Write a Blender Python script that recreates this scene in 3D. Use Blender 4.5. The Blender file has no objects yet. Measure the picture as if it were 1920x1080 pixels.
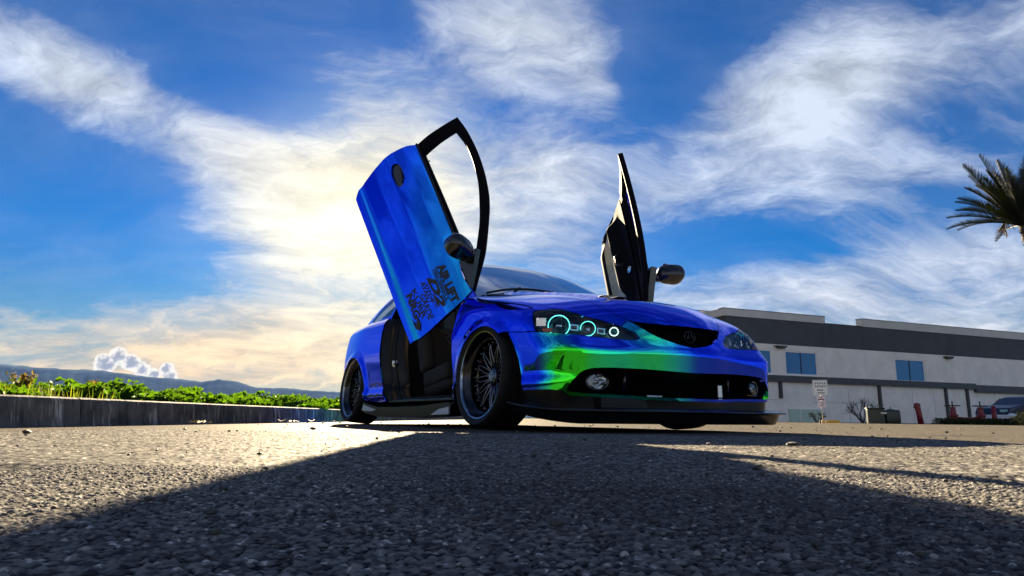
import bpy, bmesh, math, random
import numpy as np
from mathutils import Vector, Matrix, Euler
from mathutils.geometry import delaunay_2d_cdt

scene = bpy.context.scene
COL = scene.collection
PI = math.pi
rad = math.radians

# ------------------------------------------------------------------ camera
F_PX, CAM_H, ROLL = 1260.0, 0.066, rad(0.66)
PITCH = rad(10.937)
cp, sp, cr, sr = math.cos(PITCH), math.sin(PITCH), math.cos(ROLL), math.sin(ROLL)
_fw = Vector((0, cp, sp)); _u0 = Vector((0, -sp, cp)); _r0 = Vector((1, 0, 0))
_rt = cr * _r0 + sr * _u0
_up = -sr * _r0 + cr * _u0
cam_data = bpy.data.cameras.new('camera')
cam = bpy.data.objects.new('camera', cam_data)
COL.objects.link(cam)
cam_data.sensor_width = 36.0
cam_data.lens = 36.0 * F_PX / 1920.0
cam_data.clip_start = 0.02
cam_data.clip_end = 30000
M = Matrix((( _rt.x, _up.x, -_fw.x, 0), (_rt.y, _up.y, -_fw.y, 0), (_rt.z, _up.z, -_fw.z, CAM_H), (0, 0, 0, 1)))
cam.matrix_world = M
scene.camera = cam

# ------------------------------------------------------------------ colour management
scene.view_settings.view_transform = 'Standard'
scene.view_settings.look = 'None'
scene.view_settings.gamma = 1.0
scene.view_settings.use_curve_mapping = False
scene.view_settings.exposure = 2.85

# ------------------------------------------------------------------ sun
SUN_AZ, SUN_EL = rad(-11.3), rad(19.8)
SUN_DIR = Vector((math.sin(SUN_AZ) * math.cos(SUN_EL), math.cos(SUN_AZ) * math.cos(SUN_EL), math.sin(SUN_EL)))
sl = bpy.data.lights.new('sun', 'SUN')
sl.energy = 5.0
sl.angle = rad(0.5)
sl.color = (1.0, 0.80, 0.52)
so = bpy.data.objects.new('sun', sl)
COL.objects.link(so)
so.rotation_euler = SUN_DIR.to_track_quat('Z', 'Y').to_euler()
so.location = (0, 0, 30)

# ------------------------------------------------------------------ world: Nishita sky with cirrus
world = bpy.data.worlds.new('World')
scene.world = world
world.use_nodes = True
wt = world.node_tree
wt.nodes.clear()


class NT:
    """small helper to write node maths"""
    def __init__(self, tree):
        self.t = tree

    def n(self, kind, **kw):
        nd = self.t.nodes.new(kind)
        for k, v in kw.items():
            setattr(nd, k, v)
        return nd

    def put(self, sock, v):
        if isinstance(v, bpy.types.NodeSocket):
            self.t.links.new(v, sock)
        else:
            sock.default_value = v

    def m(self, op, a, b=None, c=None, clamp=False):
        nd = self.n('ShaderNodeMath', operation=op, use_clamp=clamp)
        self.put(nd.inputs[0], a)
        if b is not None:
            self.put(nd.inputs[1], b)
        if c is not None:
            self.put(nd.inputs[2], c)
        return nd.outputs[0]

    def mapr(self, v, a, b, c=0.0, d=1.0, kind='SMOOTHSTEP'):
        nd = self.n('ShaderNodeMapRange', interpolation_type=kind)
        self.put(nd.inputs['Value'], v)
        for k, q in zip(('From Min', 'From Max', 'To Min', 'To Max'), (a, b, c, d)):
            self.put(nd.inputs[k], q)
        return nd.outputs['Result']

    def mix(self, f, a, b, blend='MIX'):
        nd = self.n('ShaderNodeMix', data_type='RGBA', blend_type=blend)
        self.put(nd.inputs[0], f)
        self.put(nd.inputs[6], a if isinstance(a, bpy.types.NodeSocket) else (*a, 1.0))
        self.put(nd.inputs[7], b if isinstance(b, bpy.types.NodeSocket) else (*b, 1.0))
        return nd.outputs[2]

    def noise(self, vec, scale, detail=6.0, rough=0.55, dist=0.0, dim='3D'):
        nd = self.n('ShaderNodeTexNoise', noise_dimensions=dim)
        if vec is not None:
            self.put(nd.inputs['Vector'], vec)
        self.put(nd.inputs['Scale'], scale)
        self.put(nd.inputs['Detail'], detail)
        self.put(nd.inputs['Roughness'], rough)
        self.put(nd.inputs['Distortion'], dist)
        return nd.outputs['Fac']

    def comb(self, x, y, z):
        nd = self.n('ShaderNodeCombineXYZ')
        for i, v in enumerate((x, y, z)):
            self.put(nd.inputs[i], v)
        return nd.outputs[0]

    def mapping(self, vec, loc=(0, 0, 0), rot=(0, 0, 0), scale=(1, 1, 1), kind='POINT'):
        nd = self.n('ShaderNodeMapping', vector_type=kind)
        self.put(nd.inputs['Vector'], vec)
        nd.inputs['Location'].default_value = loc
        nd.inputs['Rotation'].default_value = rot
        nd.inputs['Scale'].default_value = scale
        return nd.outputs[0]


def build_world():
    N = NT(wt)
    tc = N.n('ShaderNodeTexCoord')
    sep = N.n('ShaderNodeSeparateXYZ')
    N.put(sep.inputs[0], tc.outputs['Generated'])
    dx, dy, dz = sep.outputs
    az = N.m('MULTIPLY', N.m('ARCTAN2', dx, dy), 180 / PI)
    el = N.m('MULTIPLY', N.m('ARCSINE', dz), 180 / PI)
    ae = N.comb(az, el, 0.0)
    sky = N.n('ShaderNodeTexSky', sky_type='NISHITA')
    sky.sun_disc = False
    sky.sun_elevation = SUN_EL
    sky.sun_rotation = SUN_AZ
    sky.air_density = 1.0
    sky.dust_density = 0.15
    sky.ozone_density = 3.0
    hs = N.n('ShaderNodeHueSaturation')
    hs.inputs['Saturation'].default_value = SKY_SAT
    hs.inputs['Value'].default_value = SKY_VAL
    N.put(hs.inputs['Color'], sky.outputs[0])
    N.put(hs.inputs['Saturation'], N.mapr(el, 1.0, 11.0, 0.75, SKY_SAT))
    back = N.mapr(dy, -0.3, 0.5, 2.0, 0.5)  # low sky behind the viewer brightened for the bumper's reflections
    low = N.mapr(el, 0.0, 14.0, back, 1.0)
    blue = N.mix(1.0, hs.outputs[0], SKY_TINT, 'MULTIPLY')
    blue = N.mix(1.0, blue, N.comb(low, low, low), 'MULTIPLY')

    # cloud noises: stretched streaks in the plane of the cloud layer plus a finer curdled one
    zz = N.m('ADD', N.m('MAXIMUM', dz, 0.0), 0.34)
    pl = N.comb(N.m('DIVIDE', dx, zz), N.m('DIVIDE', dy, zz), 0.0)
    warp = N.noise(pl, 2.2, 5, 0.5)
    plw = N.n('ShaderNodeVectorMath', operation='ADD')
    N.put(plw.inputs[0], pl)
    N.put(plw.inputs[1], N.comb(N.m('MULTIPLY', warp, 0.6), N.m('MULTIPLY', warp, 0.35), 0.0))
    p1 = N.mapping(plw.outputs[0], rot=(0, 0, rad(38)), scale=(0.55, 1.45, 1), loc=(3.1, 1.7, 0))
    n1 = N.noise(p1, 2.1, 11, 0.64, 0.1)
    p2 = N.mapping(plw.outputs[0], rot=(0, 0, rad(25)), scale=(0.8, 1.2, 1), loc=(7.3, 4.1, 0))
    n2 = N.noise(p2, 6.0, 12, 0.66, 0.0)
    base = N.m('ADD', N.m('MULTIPLY', n1, 0.60), N.m('MULTIPLY', n2, 0.40))

    bias = None
    for (a, e, sa, se, rot, w) in BLOBS:
        v = N.mapping(ae, loc=(-a, -e, 0))
        v = N.mapping(v, rot=(0, 0, rad(-rot)))
        v = N.mapping(v, scale=(1 / sa, 1 / se, 1))
        ln = N.n('ShaderNodeVectorMath', operation='DOT_PRODUCT')
        N.put(ln.inputs[0], v)
        N.put(ln.inputs[1], v)
        g = N.m('MULTIPLY', N.m('EXPONENT', N.m('MULTIPLY', ln.outputs['Value'], -1.0)), w)
        bias = g if bias is None else N.m('ADD', bias, g)
    dens = N.m('ADD', base, bias)
    cover = N.m('MULTIPLY_ADD', N.mapr(dens, 0.45, 0.66), .5, N.m('MULTIPLY', N.mapr(dens, 0.58, 0.82), .5))
    cover = N.m('MAXIMUM', cover, N.mapr(N.m('ADD', n1, N.m('MULTIPLY', bias, .35)), 0.26, 0.66, 0.0, 0.15))
    cover = N.m('MULTIPLY', cover, N.mapr(el, -1.0, 2.0))

    # sun glow through the veil
    dt = N.n('ShaderNodeVectorMath', operation='DOT_PRODUCT')
    N.put(dt.inputs[0], tc.outputs['Generated'])
    N.put(dt.inputs[1], tuple(GLOW_DIR))
    dd = N.m('MAXIMUM', dt.outputs['Value'], 0.0)
    g1 = N.m('POWER', dd, 100.0)
    g2 = N.m('POWER', dd, 8.0)
    thick = N.mapr(N.m('ADD', n2, N.m('MULTIPLY', bias, .25)), 0.34, 0.66, 0.66, 1.42, 'LINEAR')
    warm = N.mapr(el, 2.0, 15.0, 1.0, 0.0)
    towards = N.mapr(az, 8.0, -8.0)
    warm = N.m('MULTIPLY', warm, N.m('MULTIPLY_ADD', towards, 0.75, 0.25))
    ccol = N.mix(warm, CLOUD_WHITE, CLOUD_WARM)
    ccol = N.mix(N.m('MULTIPLY', N.m('POWER', dd, 55.0), .85), ccol, (9.4, 8.2, 5.4))
    ccol = N.mix(1.0, ccol, N.comb(thick, thick, thick), 'MULTIPLY')
    out = N.mix(N.m('MULTIPLY', cover, 0.93), blue, ccol)
    glow = N.mix(1.0, GLOW_COL, N.comb(*(N.m('MULTIPLY_ADD', g1, GLOW1, N.m('MULTIPLY', g2, GLOW2)),) * 3), 'MULTIPLY')
    out = N.mix(1.0, out, glow, 'ADD')

    # a distant cumulus standing on the ridge
    q = N.mapping(ae, loc=(CUM[0], CUM[1], 0))
    w3 = N.noise(ae, 0.9, 6, 0.6)
    w4 = N.noise(ae, 2.6, 4, 0.6)
    acc = None
    for (a, e, r) in CUM_PUFFS:
        v = N.n('ShaderNodeVectorMath', operation='DISTANCE')
        N.put(v.inputs[0], ae)
        v.inputs[1].default_value = (a, e, 0)
        s = N.m('SUBTRACT', 1.0, N.m('DIVIDE', v.outputs['Value'], r))
        acc = s if acc is None else N.m('SMOOTH_MAX', acc, s, 0.12)
    acc = N.m('ADD', acc, N.m('MULTIPLY', N.m('SUBTRACT', w3, 0.5), 1.0))
    acc = N.m('ADD', acc, N.m('MULTIPLY', N.m('SUBTRACT', w4, 0.5), 0.55))
    cmask = N.mapr(acc, 0.0, 0.2)
    rim = N.mapr(N.m('ADD', acc, N.m('MULTIPLY', N.m('SUBTRACT', w4, 0.5), 1.2)), 0.15, 0.8)
    ccu = N.mix(rim, CUM_LIGHT, CUM_DARK)
    out = N.mix(N.m('MULTIPLY', cmask, 0.9), out, ccu)

    out = N.mix(1.0, out, (0.28, 0.28, 0.28), 'MULTIPLY')
    bg = N.n('ShaderNodeBackground')
    bg.inputs['Strength'].default_value = SKY_STRENGTH
    N.put(bg.inputs['Color'], out)
    wo = N.n('ShaderNodeOutputWorld')
    N.put(wo.inputs[0], bg.outputs[0])


SKY_STRENGTH = 0.05
SKY_SAT, SKY_VAL, SKY_TINT = 1.85, 0.92, (0.28, 0.68, 0.92)
CLOUD_WHITE, CLOUD_WARM = (5.4, 6.0, 7.0), (9.6, 6.5, 2.9)
GLOW_DIR = Vector((math.sin(rad(-12.5)) * math.cos(rad(16.5)), math.cos(rad(-12.5)) * math.cos(rad(16.5)), math.sin(rad(16.5))))
GLOW_COL, GLOW1, GLOW2 = (1.0, 0.90, 0.60), 2.6, 0.35
CUM = (0, 0)
CUM_LIGHT, CUM_DARK = (11.5, 10.6, 9.0), (3.6, 3.7, 4.2)
CUM_PUFFS = [(-31.0, 3.5, .9), (-30.3, 4.1, .75), (-29.4, 3.7, .75), (-28.6, 3.2, .6), (-27.8, 2.9, .5), (-27.0, 3.3, .55), (-26.7, 2.8, .6)]
# az, el (degrees), half widths, tilt, weight: + more cloud, - blue hole
BLOBS = [
    (-29, 27.5, 13, 2.6, -14, -.26), (-32, 13.0, 8, 4.2, -14, -.34), (-39, 17.5, 5, 3.0, 0, -.18), (16.5, 31.5, 7, 4, 14, -.30), (11.5, 27, 3.5, 3.0, 0, -.18),
    (15.5, 14.0, 6, 1.8, 0, -.20), (-40, 8.5, 6, 2.6, 0, -.16), (-13, 32, 5, 3, 0, -.14), (38, 31, 6, 3, 0, -.16), (-20, 24, 6, 2.4, -18, -.10),
    (-36, 23.5, 6, 3.0, -10, .30), (-12, 19, 10, 9, 0, .30), (-22, 19, 10, 3.0, -24, .22), (-20, 12, 9, 5, -10, .16), (1, 31.5, 10, 3.6, -8, .30), (8.5, 27, 4, 2.2, -38, .20),
    (150, 20, 45, 26, 0, .16), (-150, 20, 45, 26, 0, .16), (165, 5, 60, 9, 0, .25), (-165, 5, 60, 9, 0, .25),  # unseen clouds behind the viewer, added to brighten the car's front
    (26, 25.0, 11, 4.4, 10, .36), (30, 11, 16, 2.6, 4, .24), (-22, 4.5, 24, 3.6, 0, .26), (25, 18, 14, 2.6, 0, .12), (4, 21, 5, 4, -30, .16), (4, 12, 10, 6, 0, .12), (28, 5, 18, 3.5, 0, .22), (-36, 11, 8, 1.6, -12, .0),
]
build_world()

# ------------------------------------------------------------------ generic helpers
def tag(o, label=None, cat=None, group=None, kind=None):
    if label: o['label'] = label
    if cat: o['category'] = cat
    if group: o['group'] = group
    if kind: o['kind'] = kind
    return o


def link(o, parent=None):
    COL.objects.link(o)
    if parent is not None:
        o.parent = parent
    return o


def empty(name, loc=(0, 0, 0), rz=0.0, parent=None):
    o = bpy.data.objects.new(name, None)
    o.empty_display_size = 0.1
    link(o, parent)
    o.location = loc
    o.rotation_euler = (0, 0, rz)
    return o


def mesh_np(name, V, F, mat=None, parent=None, normals=None, smooth=False, attr=None):
    """F: list of faces or an (n,k) array"""
    me = bpy.data.meshes.new(name)
    V = np.asarray(V, dtype=np.float64)
    if isinstance(F, np.ndarray):
        n, k = F.shape
        me.vertices.add(len(V)); me.vertices.foreach_set('co', V.astype(np.float32).ravel())
        me.loops.add(n * k); me.loops.foreach_set('vertex_index', F.astype(np.int32).ravel())
        me.polygons.add(n)
        me.polygons.foreach_set('loop_start', np.arange(0, n * k, k, dtype=np.int32))
        me.update(calc_edges=True)
        me.validate()
    else:
        me.from_pydata([tuple(v) for v in V], [], F)
        me.update()
    if smooth or normals is not None:
        me.polygons.foreach_set('use_smooth', np.ones(len(me.polygons), dtype=bool))
    if normals is not None:
        me.normals_split_custom_set_from_vertices([tuple(q) for q in normals])
    if attr:
        for an, vals in attr.items():
            a = me.attributes.new(an, 'FLOAT', 'POINT')
            a.data.foreach_set('value', np.asarray(vals, dtype=np.float32))
    if mat: me.materials.append(mat)
    o = bpy.data.objects.new(name, me)
    return link(o, parent)


class MB:
    """collects simple solids and links them as ONE mesh object"""
    def __init__(self):
        self.bm = bmesh.new()

    def box(self, c, s, rot=None, bevel=0.0, seg=2):
        m = Matrix.Translation(c)
        if rot is not None:
            m = m @ (rot if isinstance(rot, Matrix) else Euler(rot).to_matrix().to_4x4())
        r = bmesh.ops.create_cube(self.bm, size=1.0, matrix=m @ Matrix.Diagonal((*s, 1)))
        if bevel:
            es = list({e for v in r['verts'] for e in v.link_edges})
            bmesh.ops.bevel(self.bm, geom=es, offset=bevel, segments=seg, profile=0.5, affect='EDGES')
        return self

    def tube(self, pts, r, n=8, caps=True):
        pts = [Vector(p) for p in pts]
        rr = r if isinstance(r, (list, tuple)) else [r] * len(pts)
        rings = []
        up = Vector((0, 0, 1))
        prev = None
        for i, p in enumerate(pts):
            d = (pts[min(i + 1, len(pts) - 1)] - pts[max(i - 1, 0)])
            d.normalize()
            if prev is None:
                a = d.cross(up if abs(d.z) < 0.95 else Vector((1, 0, 0)))
            else:
                a = prev - d * prev.dot(d)
            a.normalize()
            prev = a
            b = d.cross(a)
            rings.append([self.bm.verts.new(p + (a * math.cos(2 * PI * k / n) + b * math.sin(2 * PI * k / n)) * rr[i]) for k in range(n)])
        for i in range(len(rings) - 1):
            for k in range(n):
                self.bm.faces.new((rings[i][k], rings[i][(k + 1) % n], rings[i + 1][(k + 1) % n], rings[i + 1][k]))
        if caps:
            self.bm.faces.new(rings[0]); self.bm.faces.new(rings[-1])
        return self

    def lathe(self, prof, n=32, matrix=None, closed=False):
        """prof: (r, h); axis z"""
        matrix = matrix or Matrix()
        rings = []
        for r, h in prof:
            rings.append([self.bm.verts.new(matrix @ Vector((r * math.cos(2 * PI * k / n), r * math.sin(2 * PI * k / n), h))) for k in range(n)])
        m = len(rings)
        for i in range(m if closed else m - 1):
            for k in range(n):
                self.bm.faces.new((rings[i][k], rings[i][(k + 1) % n], rings[(i + 1) % m][(k + 1) % n], rings[(i + 1) % m][k]))
        return self

    def poly(self, pts):
        self.bm.faces.new([self.bm.verts.new(p) for p in pts])
        return self

    def prism(self, pts2, d0, d1, plane='xz'):
        """extrude a polygon; plane 'xz' extrudes along y, 'yz' along x, 'xy' along z"""
        f = {'xz': lambda a, b, d: (a, d, b), 'yz': lambda a, b, d: (d, a, b), 'xy': lambda a, b, d: (a, b, d)}[plane]
        A = [self.bm.verts.new(f(a, b, d0)) for a, b in pts2]
        B = [self.bm.verts.new(f(a, b, d1)) for a, b in pts2]
        n = len(A)
        self.bm.faces.new(A); self.bm.faces.new(B)
        for i in range(n):
            self.bm.faces.new((A[i], A[(i + 1) % n], B[(i + 1) % n], B[i]))
        return self

    def build(self, name, mat=None, parent=None, smooth=False, angle=None):
        bmesh.ops.recalc_face_normals(self.bm, faces=self.bm.faces)
        me = bpy.data.meshes.new(name)
        self.bm.to_mesh(me); self.bm.free()
        if smooth:
            me.polygons.foreach_set('use_smooth', np.ones(len(me.polygons), dtype=bool))
            if angle:
                me.set_sharp_from_angle(angle=rad(angle))
        if mat: me.materials.append(mat)
        o = bpy.data.objects.new(name, me)
        return link(o, parent)


def copy_tree(o, parent=None):
    c = o.copy(); COL.objects.link(c)
    if parent is not None: c.parent = parent
    for ch in list(o.children):
        copy_tree(ch, c)
    return c


# ------------------------------------------------------------------ materials
def mat_new(name):
    m = bpy.data.materials.new(name); m.use_nodes = True
    m.node_tree.nodes.clear()
    return m, NT(m.node_tree)


def pbr(name, color, rough=0.5, metal=0.0, vary=0.0, vscale=20.0, bump=0.0, bscale=60.0, coat=0.0, spec=None, rvary=0.0, emit=None, estr=0.0, alt=None):
    m, N = mat_new(name)
    b = N.n('ShaderNodeBsdfPrincipled')
    tc = N.n('ShaderNodeTexCoord')
    b.inputs['Base Color'].default_value = (*color, 1)
    b.inputs['Roughness'].default_value = rough
    b.inputs['Metallic'].default_value = metal
    if coat:
        b.inputs['Coat Weight'].default_value = coat
        b.inputs['Coat Roughness'].default_value = 0.04
    if spec is not None: b.inputs['Specular IOR Level'].default_value = spec
    if vary or alt:
        f = N.noise(tc.outputs['Object'], vscale, 6, 0.6)
        f = N.mapr(f, 0.3, 0.7)
        hi = alt or tuple(min(1, c * (1 + vary)) for c in color)
        lo = color if alt else tuple(c * (1 - vary) for c in color)
        N.put(b.inputs['Base Color'], N.mix(f, lo, hi))
    if rvary:
        f = N.noise(tc.outputs['Object'], vscale * 0.7, 5, 0.6)
        N.put(b.inputs['Roughness'], N.mapr(f, 0.3, 0.7, max(0, rough - rvary), rough + rvary))
    if bump:
        bp = N.n('ShaderNodeBump'); bp.inputs['Strength'].default_value = 1.0; bp.inputs['Distance'].default_value = bump
        N.put(bp.inputs['Height'], N.noise(tc.outputs['Object'], bscale, 6, 0.6))
        N.put(b.inputs['Normal'], bp.outputs[0])
    if emit:
        b.inputs['Emission Color'].default_value = (*emit, 1)
        b.inputs['Emission Strength'].default_value = estr
    o = N.n('ShaderNodeOutputMaterial')
    N.put(o.inputs[0], b.outputs[0])
    return m


def glassy(name, tint=(0.6, 0.7, 0.72), rough=0.0, refl=1.0):
    """thin window glass: tinted transparency with a Fresnel reflection"""
    m, N = mat_new(name)
    fr = N.n('ShaderNodeFresnel'); fr.inputs['IOR'].default_value = 1.55
    g = N.n('ShaderNodeBsdfGlossy'); g.inputs['Roughness'].default_value = rough
    t = N.n('ShaderNodeBsdfTransparent'); t.inputs['Color'].default_value = (*tint, 1)
    mx = N.n('ShaderNodeMixShader')
    N.put(mx.inputs[0], N.m('MULTIPLY', fr.outputs[0], refl, clamp=True)); N.put(mx.inputs[1], t.outputs[0]); N.put(mx.inputs[2], g.outputs[0])
    o = N.n('ShaderNodeOutputMaterial'); N.put(o.inputs[0], mx.outputs[0])
    return m


def leafy(name, c0, c1, trans=0.5, attr='tone', rough=0.65):
    m, N = mat_new(name)
    a = N.n('ShaderNodeAttribute', attribute_name=attr)
    col = N.mix(a.outputs['Fac'], c0, c1)
    d = N.n('ShaderNodeBsdfPrincipled'); d.inputs['Roughness'].default_value = rough; d.inputs['Specular IOR Level'].default_value = .15
    N.put(d.inputs['Base Color'], col)
    t = N.n('ShaderNodeBsdfTranslucent')
    N.put(t.inputs['Color'], N.mix(1.0, col, (1.25, 1.15, 0.35), 'MULTIPLY'))
    mx = N.n('ShaderNodeMixShader'); mx.inputs[0].default_value = trans
    N.put(mx.inputs[1], d.outputs[0]); N.put(mx.inputs[2], t.outputs[0])
    o = N.n('ShaderNodeOutputMaterial'); N.put(o.inputs[0], mx.outputs[0])
    return m


def paint_mat(name, stops):
    """colour-shift chrome wrap: green seen square on, through blue to violet at a glance"""
    m, N = mat_new(name)
    lw = N.n('ShaderNodeLayerWeight'); lw.inputs['Blend'].default_value = 0.5
    rp = N.n('ShaderNodeValToRGB')
    els = rp.color_ramp.elements
    els[0].position, els[0].color = stops[0][0], (*stops[0][1], 1)
    els[1].position, els[1].color = stops[-1][0], (*stops[-1][1], 1)
    for p, c in stops[1:-1]:
        e = els.new(p); e.color = (*c, 1)
    N.put(rp.inputs[0], lw.outputs['Facing'])
    b = N.n('ShaderNodeBsdfPrincipled')
    b.inputs['Metallic'].default_value = 1.0
    b.inputs['Roughness'].default_value = 0.02
    N.put(b.inputs['Base Color'], rp.outputs[0])
    tc = N.n('ShaderNodeTexCoord')
    bp = N.n('ShaderNodeBump'); bp.inputs['Distance'].default_value = 0.004; bp.inputs['Strength'].default_value = 0.06
    N.put(bp.inputs['Height'], N.noise(tc.outputs['Object'], 5.0, 3, 0.5))
    N.put(b.inputs['Normal'], bp.outputs[0])
    o = N.n('ShaderNodeOutputMaterial'); N.put(o.inputs[0], b.outputs[0])
    return m


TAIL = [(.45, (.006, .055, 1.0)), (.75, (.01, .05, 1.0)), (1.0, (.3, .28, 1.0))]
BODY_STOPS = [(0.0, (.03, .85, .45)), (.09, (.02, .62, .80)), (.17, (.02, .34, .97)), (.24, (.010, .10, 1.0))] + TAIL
NOSE_STOPS = [(0.0, (.05, .95, .04)), (.10, (.05, .95, .06)), (.155, (.03, .85, .45)), (.215, (.03, .60, .90)), (.275, (.02, .22, .98)), (.34, (.015, .08, .98))] + TAIL  # bumper stops: extra green stands in for a reflected band
random.seed(7)
RNG = np.random.default_rng(11)
WRAP = paint_mat('colour_shift_wrap', BODY_STOPS)
WRAPN = paint_mat('colour_shift_wrap_reflected_green', NOSE_STOPS)  # same wrap, with the reflected green put into the bumper's colour
BLACK = pbr('gloss_black', (.008, .008, .010), .18, coat=.5)
SATIN = pbr('satin_black', (.006, .006, .007), .5, spec=.3, vary=.3, vscale=8)
TRIMM = pbr('dark_interior_trim', (.010, .010, .011), .6, spec=.25, vary=.3, vscale=30, bump=.0006, bscale=400)
RUBBER = pbr('tyre_rubber', (.010, .010, .011), .7, spec=.3, vary=.3, vscale=25, bump=.0005, bscale=200)
RIMLIP = pbr('dark_rim_edge', (.30, .31, .34), .15, 1.0)
CHROME = pbr('polished_metal', (.75, .76, .78), .08, 1.0)
GUN = pbr('dark_chrome_rim', (.035, .037, .045), .2, 1.0, rvary=.06)
SPOKEM = pbr('smoked_metal', (.15, .155, .18), .22, 1.0, rvary=.06)
SILVER = pbr('brushed_silver', (.5, .52, .55), .3, 1.0)
DEEP = pbr('deep_black_cavity', (.003, .003, .003), .9, spec=0.0)
FRAMEB = pbr('frame_black', (.006, .006, .008), .75, spec=.03)
SHELLB = pbr('door_inner_black', (.008, .008, .009), .8, spec=.03)
LIPM = pbr('lip_black', (.005, .005, .007), .22, spec=.3)
JAMB = pbr('jamb_black', (.004, .004, .005), .3, spec=.25)
FINM = pbr('pale_skirt_fin', (.50, .56, .66), .35, .3)
WINDSCREEN = glassy('windscreen_glass', (.25, .33, .36), refl=5.0)
SMOKE = glassy('smoked_glass', (.30, .32, .34))
LENS = glassy('lamp_lens', (.85, .9, .92))
HALO = pbr('halo_led', (.1, .4, .4), .3, emit=(.16, .95, .86), estr=.30)
HALOW = pbr('indicator_led', (.3, .35, .35), .3, emit=(.75, .95, .9), estr=.28)
LAMPBOX = pbr('halo_tinted_lamp_housing', (.03, .085, .10), .22, .6)  # black housing, with the teal glow of the halo rings tinted in
TEAL = pbr('halo_tinted_chrome', (.42, .80, .85), .15, 1.0)  # plain chrome coloured teal as if lit by the halo rings
AMBER = pbr('amber_reflector', (.75, .12, .02), .2)
DECAL = pbr('black_vinyl', (.004, .004, .006), .4)
CARPET = pbr('black_carpet', (.01, .01, .011), .9, bump=.002, bscale=300)
SEATM = pbr('seat_fabric', (.009, .010, .013), .8, vary=.4, vscale=120, bump=.001, bscale=300)
BEIGE = pbr('tan_door_insert', (.42, .36, .24), .55, vary=.15, vscale=15)

# ------------------------------------------------------------------ ground
def asphalt_mat(name, geo):
    m, N = mat_new(name)
    tc = N.n('ShaderNodeTexCoord')
    co = tc.outputs['Object']
    b = N.n('ShaderNodeBsdfPrincipled')
    vor = N.n('ShaderNodeTexVoronoi'); vor.inputs['Scale'].default_value = 150.0
    N.put(vor.inputs['Vector'], co)
    if geo:
        a = N.n('ShaderNodeAttribute', attribute_name='tone'); tone = a.outputs['Fac']
        h = N.n('ShaderNodeAttribute', attribute_name='hgt').outputs['Fac']
    else:
        s2 = N.n('ShaderNodeSeparateColor'); N.put(s2.inputs[0], vor.outputs['Color']); tone = s2.outputs[0]
        h = N.mapr(vor.outputs['Distance'], 0.0, 0.7, 1.0, 0.0, 'LINEAR')
    big = N.noise(co, 1.7, 5, 0.6)
    mid = N.noise(co, 14.0, 4, 0.6)
    stone = N.mix(tone, (.032, .034, .042), (.265, .255, .235))
    stone = N.mix(N.mapr(tone, .90, .99), stone, (.55, .52, .46))
    col = N.mix(N.mapr(h, .08, .45), (.010, .010, .013), stone)
    col = N.mix(N.mapr(big, .35, .7, 0.0, .35), col, (.10, .09, .075))
    col = N.mix(N.mapr(mid, .58, .75, 0.0, .4), col, (.045, .045, .048))
    if not geo:
        col = N.mix(1.0, col, (.98, .95, .90), 'MULTIPLY')
    st = N.noise(N.mapping(co, loc=(4, 2, 0)), .55, 7, .62)
    col = N.mix(N.mapr(st, .57, .70, 0, .45), col, (.028, .028, .032))
    N.put(b.inputs['Base Color'], col)
    b.inputs['Specular IOR Level'].default_value = 0.004
    N.put(b.inputs['Roughness'], N.mapr(tone, 0, 1, .60, .80))
    bp = N.n('ShaderNodeBump'); bp.inputs['Distance'].default_value = .0007 if not geo else .0005
    bp.inputs['Strength'].default_value = 1.0
    N.put(bp.inputs['Height'], h if not geo else N.noise(co, 900.0, 4, .6))
    N.put(b.inputs['Normal'], bp.outputs[0])
    o = N.n('ShaderNodeOutputMaterial'); N.put(o.inputs[0], b.outputs[0])
    return m


ASPH = asphalt_mat('asphalt_far', False)
ASPHG = asphalt_mat('asphalt_aggregate', True)
SOIL = pbr('dry_soil', (.07, .052, .035), .9, spec=0.0, vary=.4, vscale=3, bump=.02, bscale=12)
LAND = pbr('scrubland', (.055, .055, .03), .95, spec=0.0, vary=.4, vscale=.02)


def sheet(name, x0, x1, y0, y1, z, mat, nx=1, ny=1):
    xs = np.linspace(x0, x1, nx + 1); ys = np.linspace(y0, y1, ny + 1)
    X, Y = np.meshgrid(xs, ys)
    V = np.stack([X.ravel(), Y.ravel(), np.full(X.size, z)], 1)
    i = np.arange(ny)[:, None] * (nx + 1) + np.arange(nx)[None]
    F = np.stack([i, i + 1, i + nx + 2, i + nx + 1], -1).reshape(-1, 4)
    return mesh_np(name, V, F, mat)


tag(sheet('ground', -7000, 7000, -7000, 7000, -.06, LAND, 8, 8), kind='structure')
tag(sheet('parking_lot', -9, 110, -40, 100, -.006, ASPH, 12, 14), kind='structure')


def cell_hash(ix, iy, k):
    h = (ix.astype(np.int64) * 73856093) ^ (iy.astype(np.int64) * 19349663) ^ (k * 83492791)
    h = (h ^ (h >> 13)) * 1274126177
    h = h ^ (h >> 16)
    return (h & 0xFFFFFF) / float(0x1000000)


def vnoise(x, y, s, k):
    x = x * s; y = y * s
    ix = np.floor(x); iy = np.floor(y); fx = x - ix; fy = y - iy
    fx = fx * fx * (3 - 2 * fx); fy = fy * fy * (3 - 2 * fy)
    g = lambda a, b: cell_hash(ix + a, iy + b, k)
    return (g(0, 0) * (1 - fx) + g(1, 0) * fx) * (1 - fy) + (g(0, 1) * (1 - fx) + g(1, 1) * fx) * fy


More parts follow.
